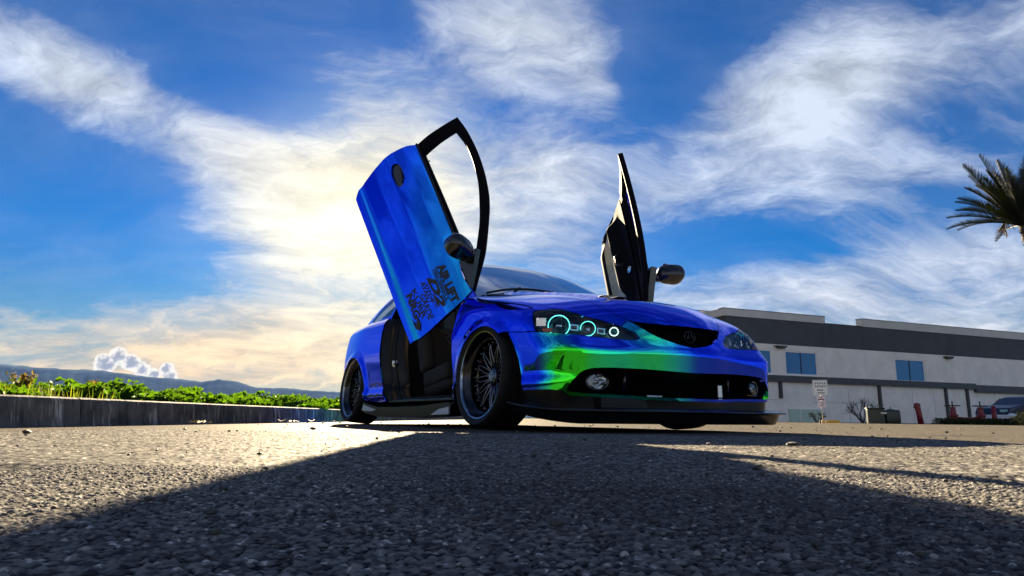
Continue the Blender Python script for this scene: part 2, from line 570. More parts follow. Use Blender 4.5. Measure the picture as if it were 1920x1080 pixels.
def aggregate(x, y, cell):
    """stones packed in a bed: height (m), cover 0..1 and a tone per stone"""
    ix = np.floor(x / cell); iy = np.floor(y / cell)
    H = np.zeros_like(x); T = np.zeros_like(x)
    for a in (-1, 0, 1):
        for b in (-1, 0, 1):
            cx = ix + a; cy = iy + b
            px = (cx + .1 + .8 * cell_hash(cx, cy, 1)) * cell; py = (cy + .1 + .8 * cell_hash(cx, cy, 2)) * cell
            r = cell * (.45 + .42 * cell_hash(cx, cy, 3))
            an = cell_hash(cx, cy, 4) * PI; e = 1 + .7 * cell_hash(cx, cy, 5)
            ux = (x - px) * np.cos(an) + (y - py) * np.sin(an); uy = -(x - px) * np.sin(an) + (y - py) * np.cos(an)
            d = np.maximum(np.abs(ux) / e * .55 + np.hypot(ux / e, uy) * .55, np.hypot(ux / e, uy * 1.0)) / r
            h = np.clip(1 - d ** 2.6, 0, 1) * (.35 + .65 * cell_hash(cx, cy, 6)) * cell_hash(cx, cy, 8) ** .35
            m = h > H
            H = np.where(m, h, H); T = np.where(m, cell_hash(cx, cy, 7), T)
    return H, T


def agg_patch(name, x0, x1, y0, y1, step, cell, amp, z):
    xs = np.arange(x0, x1 + step / 2, step); ys = np.arange(y0, y1 + step / 2, step)
    X, Y = np.meshgrid(xs, ys)
    X = X + (RNG.random(X.shape) - .5) * step * .3; Y = Y + (RNG.random(Y.shape) - .5) * step * .3
    x = X.ravel(); y = Y.ravel()
    H, T = aggregate(x, y, cell)
    lo = vnoise(x, y, 9., 21) * .003 + vnoise(x, y, 40., 22) * .0012
    e = np.minimum.reduce([x - x0, x1 - x, y - y0, y1 - y]); fade = np.clip(e / .05, 0, 1)
    zz = z + (lo + H * amp) * fade - (1 - fade) * .004
    V = np.stack([x, y, zz], 1)
    nx = len(xs); ny = len(ys)
    i = np.arange(ny - 1)[:, None] * nx + np.arange(nx - 1)[None]
    F = np.stack([i, i + 1, i + nx + 1, i + nx], -1).reshape(-1, 4)
    o = mesh_np(name, V, F, ASPHG, smooth=True, attr={'tone': T, 'hgt': H})
    return tag(o, kind='structure')


agg_patch('asphalt', -.62, .62, .14, .98, .00145, .0036, .0032, -.004)
agg_patch('asphalt', -1.75, 1.75, .86, 3.0, .0042, .0066, .0042, -.004)

# ------------------------------------------------------------------ kerb and planting bed
CONC = pbr('weathered_concrete', (.23, .22, .21), .85, alt=(.13, .13, .135), vscale=3.0, bump=.004, bscale=26)


def streak_concrete():
    m, N = mat_new('stained_kerb_concrete')
    tc = N.n('ShaderNodeTexCoord'); co = tc.outputs['Object']
    b = N.n('ShaderNodeBsdfPrincipled'); b.inputs['Roughness'].default_value = .85; b.inputs['Specular IOR Level'].default_value = .1
    st = N.noise(N.mapping(co, scale=(3, 9, 1.2)), 2.0, 7, .65)
    bl = N.noise(co, 5.0, 7, .62)
    sp = N.noise(co, 40.0, 5, .6)
    col = N.mix(N.mapr(bl, .3, .7), (.055, .055, .06), (.17, .165, .155))
    col = N.mix(N.mapr(st, .52, .68, 0, .8), col, (.03, .03, .034))
    col = N.mix(N.mapr(N.noise(N.mapping(co, loc=(3, 1, 5), scale=(3, 7, 1)), 2.3, 6, .7),   .53, .66, 0, .85), col, (.55, .54, .50))
    col = N.mix(N.mapr(sp, .62, .72, 0, .6), col, (.06, .06, .06))
    N.put(b.inputs['Base Color'], col)
    bp = N.n('ShaderNodeBump'); bp.inputs['Distance'].default_value = .006
    N.put(bp.inputs['Height'], N.m('ADD', bl, N.m('MULTIPLY', sp, .4)))
    N.put(b.inputs['Normal'], bp.outputs[0])
    o = N.n('ShaderNodeOutputMaterial'); N.put(o.inputs[0], b.outputs[0])
    return m


KERBM = streak_concrete()
KA = math.atan2(.22, 5.29)      # the kerb leans a little to the right going away


def kerb_pt(s, off=0.0, z=0.0):
    """s metres along the kerb from y = 3.14; off to the left"""
    return (-2.33 + s * math.sin(KA) - off * math.cos(KA), 3.14 + s * math.cos(KA) + off * math.sin(KA), z)


kerb = empty('kerb', kerb_pt(-4.0), 0)
tag(kerb, 'long stained concrete kerb along the left side, below the green plants', 'kerb')
KERB_H = .147
s = -4.0
k = 0
JOINTS = [-4.0, -1.6, .56, 2.55, 5.0, 7.5, 10.0, 12.5, 15.0, 17.5, 20.0, 22.5, 25, 30, 35, 40, 46]
for s0, s1 in zip(JOINTS[:-1], JOINTS[1:]):
    n = 24
    prof = [(.0, -.02), (.012, .02), (.018, .075), (.024, KERB_H - .022), (.030, KERB_H - .008), (.042, KERB_H), (.155, KERB_H + .002), (.165, KERB_H - .01), (.165, -.02)]
    V = []; Fc = []
    for i in range(n + 1):
        ss = s0 + .006 + (s1 - s0 - .012) * i / n
        for j, (o_, z_) in enumerate(prof):
            w = .004 * (random.random() - .5) if 0 < j < 7 else 0
            p = kerb_pt(ss, o_ + w, z_ + w * .6)
            q = kerb_pt(-4.0)
            V.append((p[0] - q[0], p[1] - q[1], p[2]))
    m = len(prof)
    for i in range(n):
        for j in range(m - 1):
            Fc.append((i * m + j, i * m + j + 1, (i + 1) * m + j + 1, (i + 1) * m + j))
    Fc.append(tuple(range(m - 1, -1, -1))); Fc.append(tuple(n * m + j for j in range(m)))
    mesh_np('kerb_stone', V, Fc, KERBM, kerb)

# planting bed behind the kerb
V = []; Fc = []
ns, no = 90, 16
for i in range(ns + 1):
    for j in range(no + 1):
        ss = -6 + 70 * i / ns; of = .16 + 9 * (j / no) ** 1.6
        p = kerb_pt(ss, of, KERB_H - .012 + .05 * min(1, of) * random.random() + .02 * of)
        V.append(p)
for i in range(ns):
    for j in range(no):
        a = i * (no + 1) + j
        Fc.append((a, a + no + 1, a + no + 2, a + 1))
tag(mesh_np('planting_bed', V, Fc, SOIL, smooth=True), kind='structure')
sheet('verge', -160, -11, -60, 400, -.03, LAND, 1, 1)['kind'] = 'structure'

# ---- foliage
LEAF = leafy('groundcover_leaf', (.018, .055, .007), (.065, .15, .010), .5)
GRASSM = leafy('grass_blade', (.06, .11, .014), (.17, .20, .03), .5)
DRYM = leafy('dry_weed', (.10, .075, .035), (.24, .19, .09), .35)
HAZE_D = 1.8e-5


def leaves(P, size, tone, nrm=None, fold=.25, aspect=1.5):
    """folded leaf quads at points P; returns V, F, tone"""
    n = len(P)
    if nrm is None:
        nrm = RNG.normal(size=(n, 3)) * [1, 1, .7] + [0, 0, .9]
    nrm /= np.linalg.norm(nrm, axis=1, keepdims=True)
    t = RNG.normal(size=(n, 3)); t -= nrm * (t * nrm).sum(1, keepdims=True); t /= np.linalg.norm(t, axis=1, keepdims=True)
    bq = np.cross(nrm, t)
    s = size * (.55 + .9 * RNG.random((n, 1)))
    L = s * aspect
    a = P - t * L * .5; c = P + t * L * .5 - nrm * s * .15
    l = P + bq * s * .5 + nrm * s * fold; r = P - bq * s * .5 + nrm * s * fold
    V = np.stack([a, l, c, r], 1).reshape(-1, 3)
    i = np.arange(n)[:, None] * 4
    F = np.concatenate([i + [0, 3, 2], i + [0, 2, 1]], 1).reshape(-1, 3)
    return V, F, np.repeat(tone, 4)


def hedge_top(ss):
    """height of the leafy cover above the bed along the kerb"""
    return float(np.interp(ss, [-3, .1, 1.0, 1.55, 2.0, 2.6, 3.4, 4.3, 5.5, 7, 10, 15, 30, 50], [.05, .05, .07, .13, .19, .17, .14, .15, .16, .17, .18, .20, .3, .5]))


def groundcover():
    PP = []; TT = []
    clumps = []
    for i in range(680):
        ss = -1.5 + 42 * RNG.random() ** 1.9
        of = .22 + (1.9 + .1 * ss) * RNG.random()
        h = hedge_top(ss) * (.55 + .6 * RNG.random()) * (1.0 if of > .45 else .55)
        clumps.append((ss, of, h))
    for ss, of, h in clumps:
        n = int(270 if ss < 9 else 120)
        r = .13 + .10 * RNG.random() + .008 * ss
        u = RNG.normal(size=(n, 3)); u /= np.linalg.norm(u, axis=1, keepdims=True); u[:, 2] = np.abs(u[:, 2])
        q = u * (RNG.random((n, 1)) ** .4)
        c = np.array(kerb_pt(ss, of, KERB_H))
        P = c + q * [r, r, h]
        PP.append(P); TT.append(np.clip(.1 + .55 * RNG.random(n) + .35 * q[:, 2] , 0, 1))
    P = np.concatenate(PP); T = np.concatenate(TT)
    dist = P[:, 1]
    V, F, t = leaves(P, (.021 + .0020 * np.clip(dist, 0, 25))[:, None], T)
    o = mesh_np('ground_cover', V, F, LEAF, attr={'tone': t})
    tag(o, 'low bright green leafy ground cover behind the left kerb', 'ground cover', kind='stuff')


groundcover()


def blades(name, pts, hmin, hmax, w, mat, label, cat, lean=.35, kind=None, group=None, seg=4):
    V = []; Fc = []; T = []
    for (x, y, z) in pts:
        h = hmin + (hmax - hmin) * random.random(); a = random.random() * 2 * PI; ln = lean * (.3 + random.random())
        d = Vector((math.cos(a), math.sin(a), 0)); sd = Vector((-d.y, d.x, 0)); tn = random.random()
        b0 = len(V)
        for i in range(seg + 1):
            f = i / seg
            c = Vector((x, y, z)) + Vector((0, 0, h * (f - .18 * ln * f * f))) + d * (h * ln * f * f)
            ww = w * (1 - f) ** .7 * (.6 + .4 * random.random())
            V += [c - sd * ww, c + sd * ww]; T += [tn, tn]
        for i in range(seg):
            j = b0 + 2 * i
            Fc.append((j, j + 1, j + 3, j + 2))
    o = mesh_np(name, [tuple(v) for v in V], Fc, mat, attr={'tone': T})
    return tag(o, label, cat, group, kind)


pts = []
for i in range(2600):
    ss = -2.6 + 3.9 * random.random(); of = .2 + 1.5 * random.random()
    pts.append(kerb_pt(ss, of, KERB_H - .01))
blades('grass', pts, .03, .11, .0035, GRASSM, 'tufts of yellow green grass at the left end of the kerb', 'grass', kind='stuff')


def weed(ss, of, h, n, label, lean=.3):
    c = kerb_pt(ss, of, KERB_H)
    root = empty('weed', c)
    tag(root, label, 'weed')
    mb = MB()
    P = []
    for i in range(n):
        a = random.random() * 2 * PI; l = h * (.6 + .4 * random.random())
        pp = [Vector((0, 0, -.02))]
        for f in (.35, .7, 1.0):
            pp.append(Vector((math.cos(a) * lean * l * f ** 1.5, math.sin(a) * lean * l * f ** 1.5, l * f)))
        mb.tube(pp, [.003, .0022, .0016, .0008], 4, False)
        for q in range(26):
            f = .25 + .75 * random.random()
            kx = min(2, int(f * 3)); g = f * 3 - kx
            P.append(pp[kx].lerp(pp[kx + 1], g) + Vector((random.gauss(0, .009), random.gauss(0, .009), random.gauss(0, .009))))
    mb.build('stems', DRYM, root)
    P = np.array([tuple(p) for p in P])
    V, F, t = leaves(P, np.full((len(P), 1), .013), RNG.random(len(P)), aspect=2.6)
    mesh_np('leaves', V, F, DRYM, root, attr={'tone': t})


weed(1.02, 1.0, .20, 9, 'tall dry brown weed, left of the two standing above the grass behind the kerb', .45)
weed(1.42, 1.05, .21, 10, 'tall dry grey weed, right of the two, next to the leafy cover behind the kerb', .4)
weed(1.75, .75, .15, 7, 'short reddish dry weed at the edge of the leafy green cover', .6)

# ------------------------------------------------------------------ mountains
HILLM = pbr('haze_tinted_scrub', (.028, .042, .065), .95, spec=0.0, vary=.25, vscale=.004)  # scrub colour with the blue of the distant air mixed in
RID = [(-52, 3.9), (-46, 3.8), (-37.1, 3.2), (-35.1, 3.06), (-33.5, 3.03), (-31.2, 3.05), (-28.3, 2.71), (-25.8, 2.6), (-24.5, 2.45), (-23.3, 2.69), (-21.9, 2.53), (-20.5, 2.11), (-17.8, 2.13), (-16.1, 1.96), (-14.3, 1.91), (-10, 2.0), (-5, 1.8), (0, 1.5), (8, 1.2), (20, 1.2), (35, 1.4), (50, 1.3)]


def hills(name, R, scale, seed, depth):
    A = np.linspace(-52, 50, 700); rid = np.interp(A, [a for a, _ in RID], [e for _, e in RID]) * scale
    rows = 14
    V = []
    for j in range(rows):
        f = j / (rows - 1)
        rr = R - depth * (1 - f)
        wob = np.array([math.sin(a * 1.7 + seed) * .5 + math.sin(a * 4.1 + seed * 2) * .3 + math.sin(a * 9.7 + 3 * seed) * .2 for a in A])
        hz = R * np.tan(np.radians(rid)) * (f ** 1.3) * (1 + .12 * wob * (1 - f) * f * 4) + (vnoise(A * 3.0, np.full_like(A, f * 9.), 1.0, seed) - .5) * R * .0012 * (f > 0)
        rr2 = rr + wob * depth * .12 * (1 - f)
        V.append(np.stack([rr2 * np.sin(np.radians(A)), rr2 * np.cos(np.radians(A)), hz - (2 if j == 0 else 0)], 1))
    V.append(np.stack([(R + 400) * np.sin(np.radians(A)), (R + 400) * np.cos(np.radians(A)), -2 + 0 * A], 1))
    V = np.concatenate(V); n = len(A)
    i = np.arange(rows)[:, None] * n + np.arange(n - 1)[None]
    F = np.stack([i, i + 1, i + n + 1, i + n], -1).reshape(-1, 4)
    tag(mesh_np(name, V, F, HILLM, smooth=True), kind='structure')


hills('hills', 6000, 1.0, 3, 2200)

# the air: pale haze that adds to the blue tinted into the far ridge
HAZE, N_ = mat_new('air_haze')
pv = N_.n('ShaderNodeVolumePrincipled')
pv.inputs['Color'].default_value = (.14, .34, 1.0, 1)
pv.inputs['Density'].default_value = HAZE_D
pv.inputs['Anisotropy'].default_value = 0.0
ho = N_.n('ShaderNodeOutputMaterial'); N_.put(ho.inputs['Volume'], pv.outputs[0])
mb = MB(); mb.box((0, 0, 244), (14600, 14600, 490))
tag(mb.build('haze', HAZE), kind='stuff')

# ------------------------------------------------------------------ car body surface (scalar fields, car frame: x forward, y left, z up)
def stab(xs,ys,sig,n=1500):
    xs=np.array(xs,float);ys=np.array(ys,float)
    g=np.linspace(xs[0]-3*sig,xs[-1]+3*sig,n); v=np.interp(g,xs,ys)
    # linear extrapolation outside
    v=np.where(g<xs[0],ys[0]+(g-xs[0])*(ys[1]-ys[0])/(xs[1]-xs[0]),v)
    v=np.where(g>xs[-1],ys[-1]+(g-xs[-1])*(ys[-1]-ys[-2])/(xs[-1]-xs[-2]),v)
    st=g[1]-g[0]; m=max(1,int(3*sig/st)); k=np.exp(-.5*(np.arange(-m,m+1)*st/sig)**2);k/=k.sum()
    p=np.pad(v,m,mode='reflect',reflect_type='odd'); v=np.convolve(p,k,'valid')
    return lambda q: np.interp(q,g,v)
def smax(a,b,k):
    h=np.maximum(k-np.abs(a-b),0)/k
    return np.maximum(a,b)+h*h*k*.25
def sstep(t):
    t=np.clip(t,0,1); return t*t*(3-2*t)
Wz=stab([-.1,.05,.16,.215,.262,.292,.45,.58,.615,.66,.75,.85,.95,1.1],[.83,.848,.862,.878,.882,.864,.875,.877,.872,.865,.848,.822,.775,.68],.010)
Wx=stab([-3.6,-3.3,-3.0,-2.55,-1.9,-1.2,-.45,0,.4,.7,1.0],[-.16,-.09,-.035,0,-.006,-.008,-.008,0,-.006,-.02,-.04],.12)
Nz=stab([-.1,.05,.12,.20,.30,.36,.41,.43,.46,.52,.57,.62,.66,.72,.85],[.85,.865,.872,.882,.892,.898,.905,.907,.896,.886,.870,.848,.820,.765,.63],.008)
Ns=stab([-.1,.05,.12,.20,.30,.38,.425,.445,.50,.56,.62,.66,.72,.85],[.85,.865,.872,.880,.888,.894,.897,.884,.836,.804,.766,.736,.685,.54],.006)
Py=stab([-.1,0,.1,.2,.3,.4,.5,.6,.7,.78,.83,.9],[.006,0,.006,.02,.04,.056,.066,.076,.09,.11,.14,.22],.03)
Hc=stab([-3.6,-3.4,-3.0,-2.6,-2.0,-1.0,-.7,-.45,0,.3,.6,.75,.88,1.0],[.89,.92,.96,.96,.955,.95,.95,.957,.89,.834,.756,.705,.642,.575],.06)
Hd=stab([-3.6,-2.0,-1.0,-.3,1.],[.02,.02,.05,.10,.10],.2)
ARCH=[(.03,.235,.375),(-2.55,.235,.365)]
def lower(x,y,z):
    ay=np.abs(y)
    W=Wz(z)+Wx(x)
    for cx,cz,R in ARCH:
        r=np.hypot(x-cx,z-cz); W=W+.020*sstep(1-(r-R)/.075)*(z<.75)
    side=ay-W
    b=sstep((ay-.10)/.50)
    nose=x-(Nz(z)*(1-b)+Ns(z)*b-Py(ay))
    rear=-3.46-.10*(z-.5)-x+.25*(ay/.86)**3
    top=z-(Hc(x)-Hd(x)*(ay/.8)**2.4)
    f=smax(side,nose,.15); f=smax(f,rear,.3); f=smax(f,top,.10)
    return f
Rc=stab([-3.5,-3.3,-3.1,-2.8,-2.4,-2.0,-1.6,-1.3,-1.1,-1.0,-.8,-.6,-.45,-.3,-.1],[.88,.96,1.035,1.145,1.255,1.32,1.346,1.337,1.307,1.268,1.165,1.05,.960,.87,.75],.04)
Gz=stab([.8,.9,1.0,1.1,1.2,1.3,1.4],[.785,.757,.72,.675,.62,.55,.47],.03)
Gx=stab([-3.4,-3.0,-2.6,-2.2,-1.5,-.8,-.4,0],[-.16,-.10,-.045,-.01,0,0,-.02,-.06],.12)
def upper(x,y,z):
    ay=np.abs(y)
    top=z-(Rc(x)-.07*(ay/.65)**2.2)
    side=ay-(Gz(z)+Gx(x))
    return smax(top,side,.07)
def march(o,d,f,t0,t1,n=400):
    """o,d (N,3): first crossing + -> - ; returns points, ok"""
    o=np.atleast_2d(o);d=np.atleast_2d(d); ts=np.linspace(t0,t1,n)
    p=o[:,None,:]+d[:,None,:]*ts[None,:,None]
    v=f(p[...,0],p[...,1],p[...,2]); s=(v[:,1:]<0)&(v[:,:-1]>=0)
    i=s.argmax(1); ok=s.any(1); a=ts[i];b=ts[np.minimum(i+1,n-1)]
    for _ in range(28):
        m=(a+b)/2; q=o+d*m[:,None]; neg=f(q[:,0],q[:,1],q[:,2])<0
        b=np.where(neg,m,b);a=np.where(neg,a,m)
    return o+d*b[:,None],ok
def grad(f,p,e=3e-3):
    g=np.stack([f(p[:,0]+(e if k==0 else 0),p[:,1]+(e if k==1 else 0),p[:,2]+(e if k==2 else 0))-f(p[:,0]-(e if k==0 else 0),p[:,1]-(e if k==1 else 0),p[:,2]-(e if k==2 else 0)) for k in range(3)],1)
    return g/np.maximum(np.linalg.norm(g,axis=1,keepdims=True),1e-9)

CAR = empty('sports_car', (0.572, 4.547, 0), rad(30.3) - PI / 2)
tag(CAR, 'low blue and green chrome coupe with both doors swung up', 'car')


def resample(pts, step):
    out = []
    n = len(pts)
    for i in range(n):
        a = np.array(pts[i], float); b = np.array(pts[(i + 1) % n], float)
        k = max(1, int(round(np.linalg.norm(b - a) / step)))
        for j in range(k): out.append(a + (b - a) * j / k)
    return np.array(out)


def spline(pts, step=.02, closed=False):
    """Catmull-Rom through the points, ends included"""
    P = [np.array(p, float) for p in pts]
    n = len(P); out = []
    for i in range(n if closed else n - 1):
        p1, p2 = P[i], P[(i + 1) % n]
        p0 = P[i - 1] if (i > 0 or closed) else 2 * p1 - p2
        p3 = P[(i + 2) % n] if (i + 2 < n or closed) else 2 * p2 - p1
        k = max(2, int(np.linalg.norm(p2 - p1) / step))
        for j in range(k):
            t = j / k
            out.append(.5 * ((2 * p1) + (-p0 + p2) * t + (2 * p0 - 5 * p1 + 4 * p2 - p3) * t * t + (-p0 + 3 * p1 - 3 * p2 + p3) * t ** 3))
    if not closed: out.append(P[-1])
    return [tuple(p) for p in out]


def pip(q, poly):
    x, y = q[:, 0], q[:, 1]; ins = np.zeros(len(q), bool)
    n = len(poly)
    for i in range(n):
        x1, y1 = poly[i]; x2, y2 = poly[(i + 1) % n]
        if y1 == y2: continue
        c = ((y1 > y) != (y2 > y)) & (x < (x2 - x1) * (y - y1) / (y2 - y1) + x1)
        ins ^= c
    return ins


def area2(p):
    return .5 * float(np.sum(p[:, 0] * np.roll(p[:, 1], -1) - np.roll(p[:, 0], -1) * p[:, 1]))


def inset(poly, d):
    """move a closed outline inwards by d"""
    if area2(poly) < 0: poly = poly[::-1]
    a = np.roll(poly, 1, 0); b = np.roll(poly, -1, 0)
    t1 = poly - a; t2 = b - poly
    t1 /= np.maximum(np.linalg.norm(t1, axis=1, keepdims=True), 1e-9); t2 /= np.maximum(np.linalg.norm(t2, axis=1, keepdims=True), 1e-9)
    n = np.stack([-(t1 + t2)[:, 1], (t1 + t2)[:, 0]], 1); n /= np.maximum(np.linalg.norm(n, axis=1, keepdims=True), 1e-6)
    return poly + n * d


def cdt(outer, holes, res):
    loops = [outer] + holes
    lo = outer.min(0); hi = outer.max(0)
    gx = np.arange(lo[0], hi[0], res); gy = np.arange(lo[1], hi[1], res * .866)
    G = np.array([(x + (.5 * res if j % 2 else 0), y) for j, y in enumerate(gy) for x in gx])
    keep = pip(G, outer)
    for h in holes: keep &= ~pip(G, h)
    B = np.concatenate(loops)
    G = G[keep]
    if len(G):
        d = np.full(len(G), 9.)
        for s in range(0, len(B), 200): d = np.minimum(d, np.linalg.norm(G[:, None] - B[None, s:s + 200], axis=2).min(1))
        G = G[d > res * .45]
    vs = [Vector(p) for p in B] + [Vector(p) for p in G]
    es = []; k = 0
    for l in loops:
        n = len(l); es += [(k + i, k + (i + 1) % n) for i in range(n)]; k += n
    ov, oe, of, *_ = delaunay_2d_cdt(vs, es, [], 0, 1e-7)
    P = np.array([tuple(v) for v in ov]); F = np.array([tuple(f) for f in of])
    c = P[F].mean(1)
    ok = pip(c, outer)
    for h in holes: ok &= ~pip(c, h)
    return P, F[ok]


class Proj:
    """2D chart <-> rays, either parallel along d or radial about a vertical axis"""
    def __init__(self, d=None, axis=None):
        self.axis = axis
        if d is not None:
            self.d = np.array(d, float); self.d /= np.linalg.norm(self.d)
            u = np.cross(self.d, [0, 0, 1.]) if abs(self.d[2]) < .95 else np.array([1., 0, 0])
            u /= np.linalg.norm(u); self.u = u; self.v = np.cross(u, self.d)

    def chart(self, P):
        P = np.asarray(P, float)
        if self.axis is not None:
            q = P[:, :2] - np.array(self.axis)
            return np.stack([np.arctan2(q[:, 1], q[:, 0]) * .85, P[:, 2]], 1)
        return np.stack([P @ self.u, P @ self.v], 1)

    def hit(self, q, field):
        if self.axis is not None:
            ph = q[:, 0] / .85
            dirs = np.stack([np.cos(ph), np.sin(ph), 0 * ph], 1)
            o = np.stack([self.axis[0] + 2 * dirs[:, 0], self.axis[1] + 2 * dirs[:, 1], q[:, 1]], 1)
            return march(o, -dirs, field, 0, 2.0, 300)
        o = q[:, :1] * self.u + q[:, 1:] * self.v - self.d * 6
        return march(o, np.repeat(self.d[None], len(q), 0), field, 0, 12, 1600)


def panel(name, outline, proj, mat, parent, field=lower, res=.03, thick=.014, gap=.002, holes=(), off=0.0, mirror=False, both=False, step=.015, chart=False, back=False, bow=None):
    """a sheet of bodywork cut from the body surface, with turned-in edges.  outline: 3D points (or chart points)"""
    conv = (lambda p: np.asarray(p, float)) if chart else (lambda p: proj.chart(p))
    out = inset(resample(conv(outline), step), gap)
    hol = []
    for h in holes:
        hh = resample(conv(h), step)
        if area2(hh) < 0: hh = hh[::-1]
        hol.append(inset(hh, -gap))
    q, F = cdt(out, hol, res)
    P, ok = proj.hit(q, field)
    if not ok.all():        # rays that miss: take the nearest hit
        g = np.where(ok)[0]
        for i in np.where(~ok)[0]:
            P[i] = P[g[np.argmin(((q[g] - q[i]) ** 2).sum(1))]]
    Nn = grad(field, P)
    if off: P = P + Nn * off
    if bow is not None: P = P + Nn * bow(P)[:, None]
    # orientation
    a, b, c = P[F[:, 0]], P[F[:, 1]], P[F[:, 2]]
    fn = np.cross(b - a, c - a)
    if (fn * Nn[F[:, 0]]).sum() < 0: F = F[:, ::-1]
    # boundary
    cnt = {}
    for f in F:
        for i in range(3):
            e = (int(f[i]), int(f[(i + 1) % 3])); cnt[e] = 1
    bd = [e for e in cnt if (e[1], e[0]) not in cnt]
    V = [P]; NN = [Nn]; FF = [tuple(int(x) for x in f) for f in F]
    base = len(P)
    ev = []; en = []
    for (i, j) in bd:
        t = P[j] - P[i]; n = np.cross(t, (Nn[i] + Nn[j]) * .5); n /= max(np.linalg.norm(n), 1e-9)
        k = base + len(ev)
        ev += [P[i], P[j], P[j] - Nn[j] * thick, P[i] - Nn[i] * thick]; en += [n] * 4
        FF.append((k + 1, k, k + 3, k + 2))
    if ev: V.append(np.array(ev)); NN.append(np.array(en))
    if back:
        k = base + len(ev)
        V.append(P - Nn * thick); NN.append(-Nn)
        FF += [(int(f[2]) + k, int(f[1]) + k, int(f[0]) + k) for f in F]
    V = np.concatenate(V); NN = np.concatenate(NN)
    res_ = []
    if bow is not None and not (name == 'hood'): NN = None
    if not mirror or both: res_.append(mesh_np(name, V, FF, mat, parent, NN, smooth=True))
    if mirror or both:
        res_.append(mesh_np(name, V * [1, -1, 1], [f[::-1] for f in FF], mat, parent, None if NN is None else NN * [1, -1, 1], smooth=True))
    return res_ if len(res_) > 1 else res_[0]


def mirror_pts(P):
    return [(x, -y, z) for x, y, z in P]


SIDE = Proj(d=(0, 1, 0))
NOSE = Proj(axis=(.1, 0.0))
DIAG = Proj(d=(-.3, .65, -.7))
TOPP = Proj(d=(-.25, 0, -.97))


def on_top(xy, field=lower):
    o = np.array([(x, y, 2.) for x, y in xy]); P, ok = march(o, np.repeat([[0, 0, -1.]], len(o), 0), field, 0, 2, 800)
    return [tuple(p) for p in P]


def on_side(xz, field=lower, sgn=-1):
    o = np.array([(x, -1.4, z) for x, z in xz]); P, ok = march(o, np.repeat([[0, 1., 0]], len(o), 0), field, 0, 1.4, 800)
    return [tuple(p) for p in P]


def radial(ps):
    """(phi, z) -> chart"""
    return [(p * .85, z) for p, z in ps]


def arc_pts(i, a0, a1, n=28, dr=0.0):
    cx, cz, R = ARCH[i]
    return [(cx + (R + dr) * math.cos(rad(a0 + (a1 - a0) * k / n)), cz + (R + dr) * math.sin(rad(a0 + (a1 - a0) * k / n))) for k in range(n + 1)]


# --- outlines (near side; y < 0)
HEAD = [(0.504, -0.817, 0.652), (0.520, -0.832, 0.628), (0.550, -0.847, 0.585), (0.579, -0.850, 0.525), (0.667, -0.810, 0.515), (0.723, -0.751, 0.509), (0.754, -0.636, 0.503), (0.776, -0.514, 0.496), (0.806, -0.394, 0.491), (0.820, -0.340, 0.495), (0.821, -0.325, 0.505), (0.804, -0.342, 0.534), (0.766, -0.408, 0.568), (0.717, -0.513, 0.600), (0.681, -0.604, 0.622), (0.647, -0.660, 0.642), (0.606, -0.715, 0.658), (0.573, -0.761, 0.657)]
HOODL = [(0.782, -0.330, 0.591), (0.759, -0.360, 0.609), (0.711, -0.411, 0.643), (0.651, -0.450, 0.684), (0.589, -0.475, 0.718)]
hl2 = on_top([(.45, -.53), (.2, -.60), (-.05, -.655), (-.30, -.70)])

# fender
arch_f = on_side(arc_pts(0, 57, 185, 30))
fend = spline(HEAD[12:] , .02) + spline(HEAD[0:4], .02)[0:] + [(.488, -.866, .532), (.417, -.868, .539), (.321, -.875, .55)]
arc = arc_pts(0, 56, 186, 34)
fend += on_side(arc) + on_side([(-.352, .155), (-.392, .165), (-.40, .25), (-.422, .35), (-.435, .45), (-.442, .55), (-.445, .64), (-.43, .71), (-.42, .77)])
fend += on_top([(-.43, -.79), (-.44, -.745), (-.40, -.712)]) + hl2[::-1] + HOODL[::-1][0:4]
panel('fender', fend, DIAG, WRAP, CAR, res=.024, both=True)

# bumper
bb = [(0, .165), (-.07, .165), (-.275, .165), (-.538, .171), (-.737, .177), (-.850, .179), (-.885, .205), (-.95, .212), (-1.158, .213), (-1.188, .31), (-1.208, .386), (-1.251, .465), (-1.322, .547), (-1.221, 0.539), (-1.150, 0.532), (-1.058, 0.525), (-0.960, 0.515), (-0.878, 0.509), (-0.771, 0.503), (-0.650, 0.496), (-0.509, 0.491), (-0.441, 0.495), (-0.423, 0.505), (-0.452, 0.534), (-0.550, 0.568), (-0.500, 0.609), (-0.451, 0.589), (-0.411, 0.569), (-0.357, 0.543), (-0.294, 0.517), (-0.223, 0.498), (-0.139, 0.480), (-0.047, 0.469), (0.000, 0.464)]
bump = bb + [(-p, z) for p, z in bb[::-1][1:-1]]
itop = [(-.862, .205), (-.857, .226), (-.829, .264), (-.793, .302), (-.760, .318), (-.713, .327), (-.590, .332), (-.40, .331), (-.20, .325), (0, .321)]
ibot = [(0, .184), (-.2, .184), (-.4, .188), (-.537, .193), (-.644, .195), (-.779, .197), (-.835, .203)]
half = spline([(p * .85, z) for p, z in itop], .02) + [(p * .85, z) for p, z in ibot]
it_l = spline([(p * .85, z) for p, z in itop], .02)
ib_l = [(p * .85, z) for p, z in ibot]
intake = it_l + [(-p, z) for p, z in it_l[::-1][1:]] + [(-p, z) for p, z in ib_l[::-1]] + ib_l[1:]
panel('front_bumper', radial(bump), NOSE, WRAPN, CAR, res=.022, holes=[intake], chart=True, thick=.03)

# hood
def hood_bow(P):
    ay = np.abs(P[:, 1]); w = .34 + .16 * np.clip((.8 - P[:, 0]) / 1.2, 0, 1)
    r = sstep((w - ay) / .035 + .5) * .011 * np.clip((.86 - P[:, 0]) / .12, 0, 1)
    return r


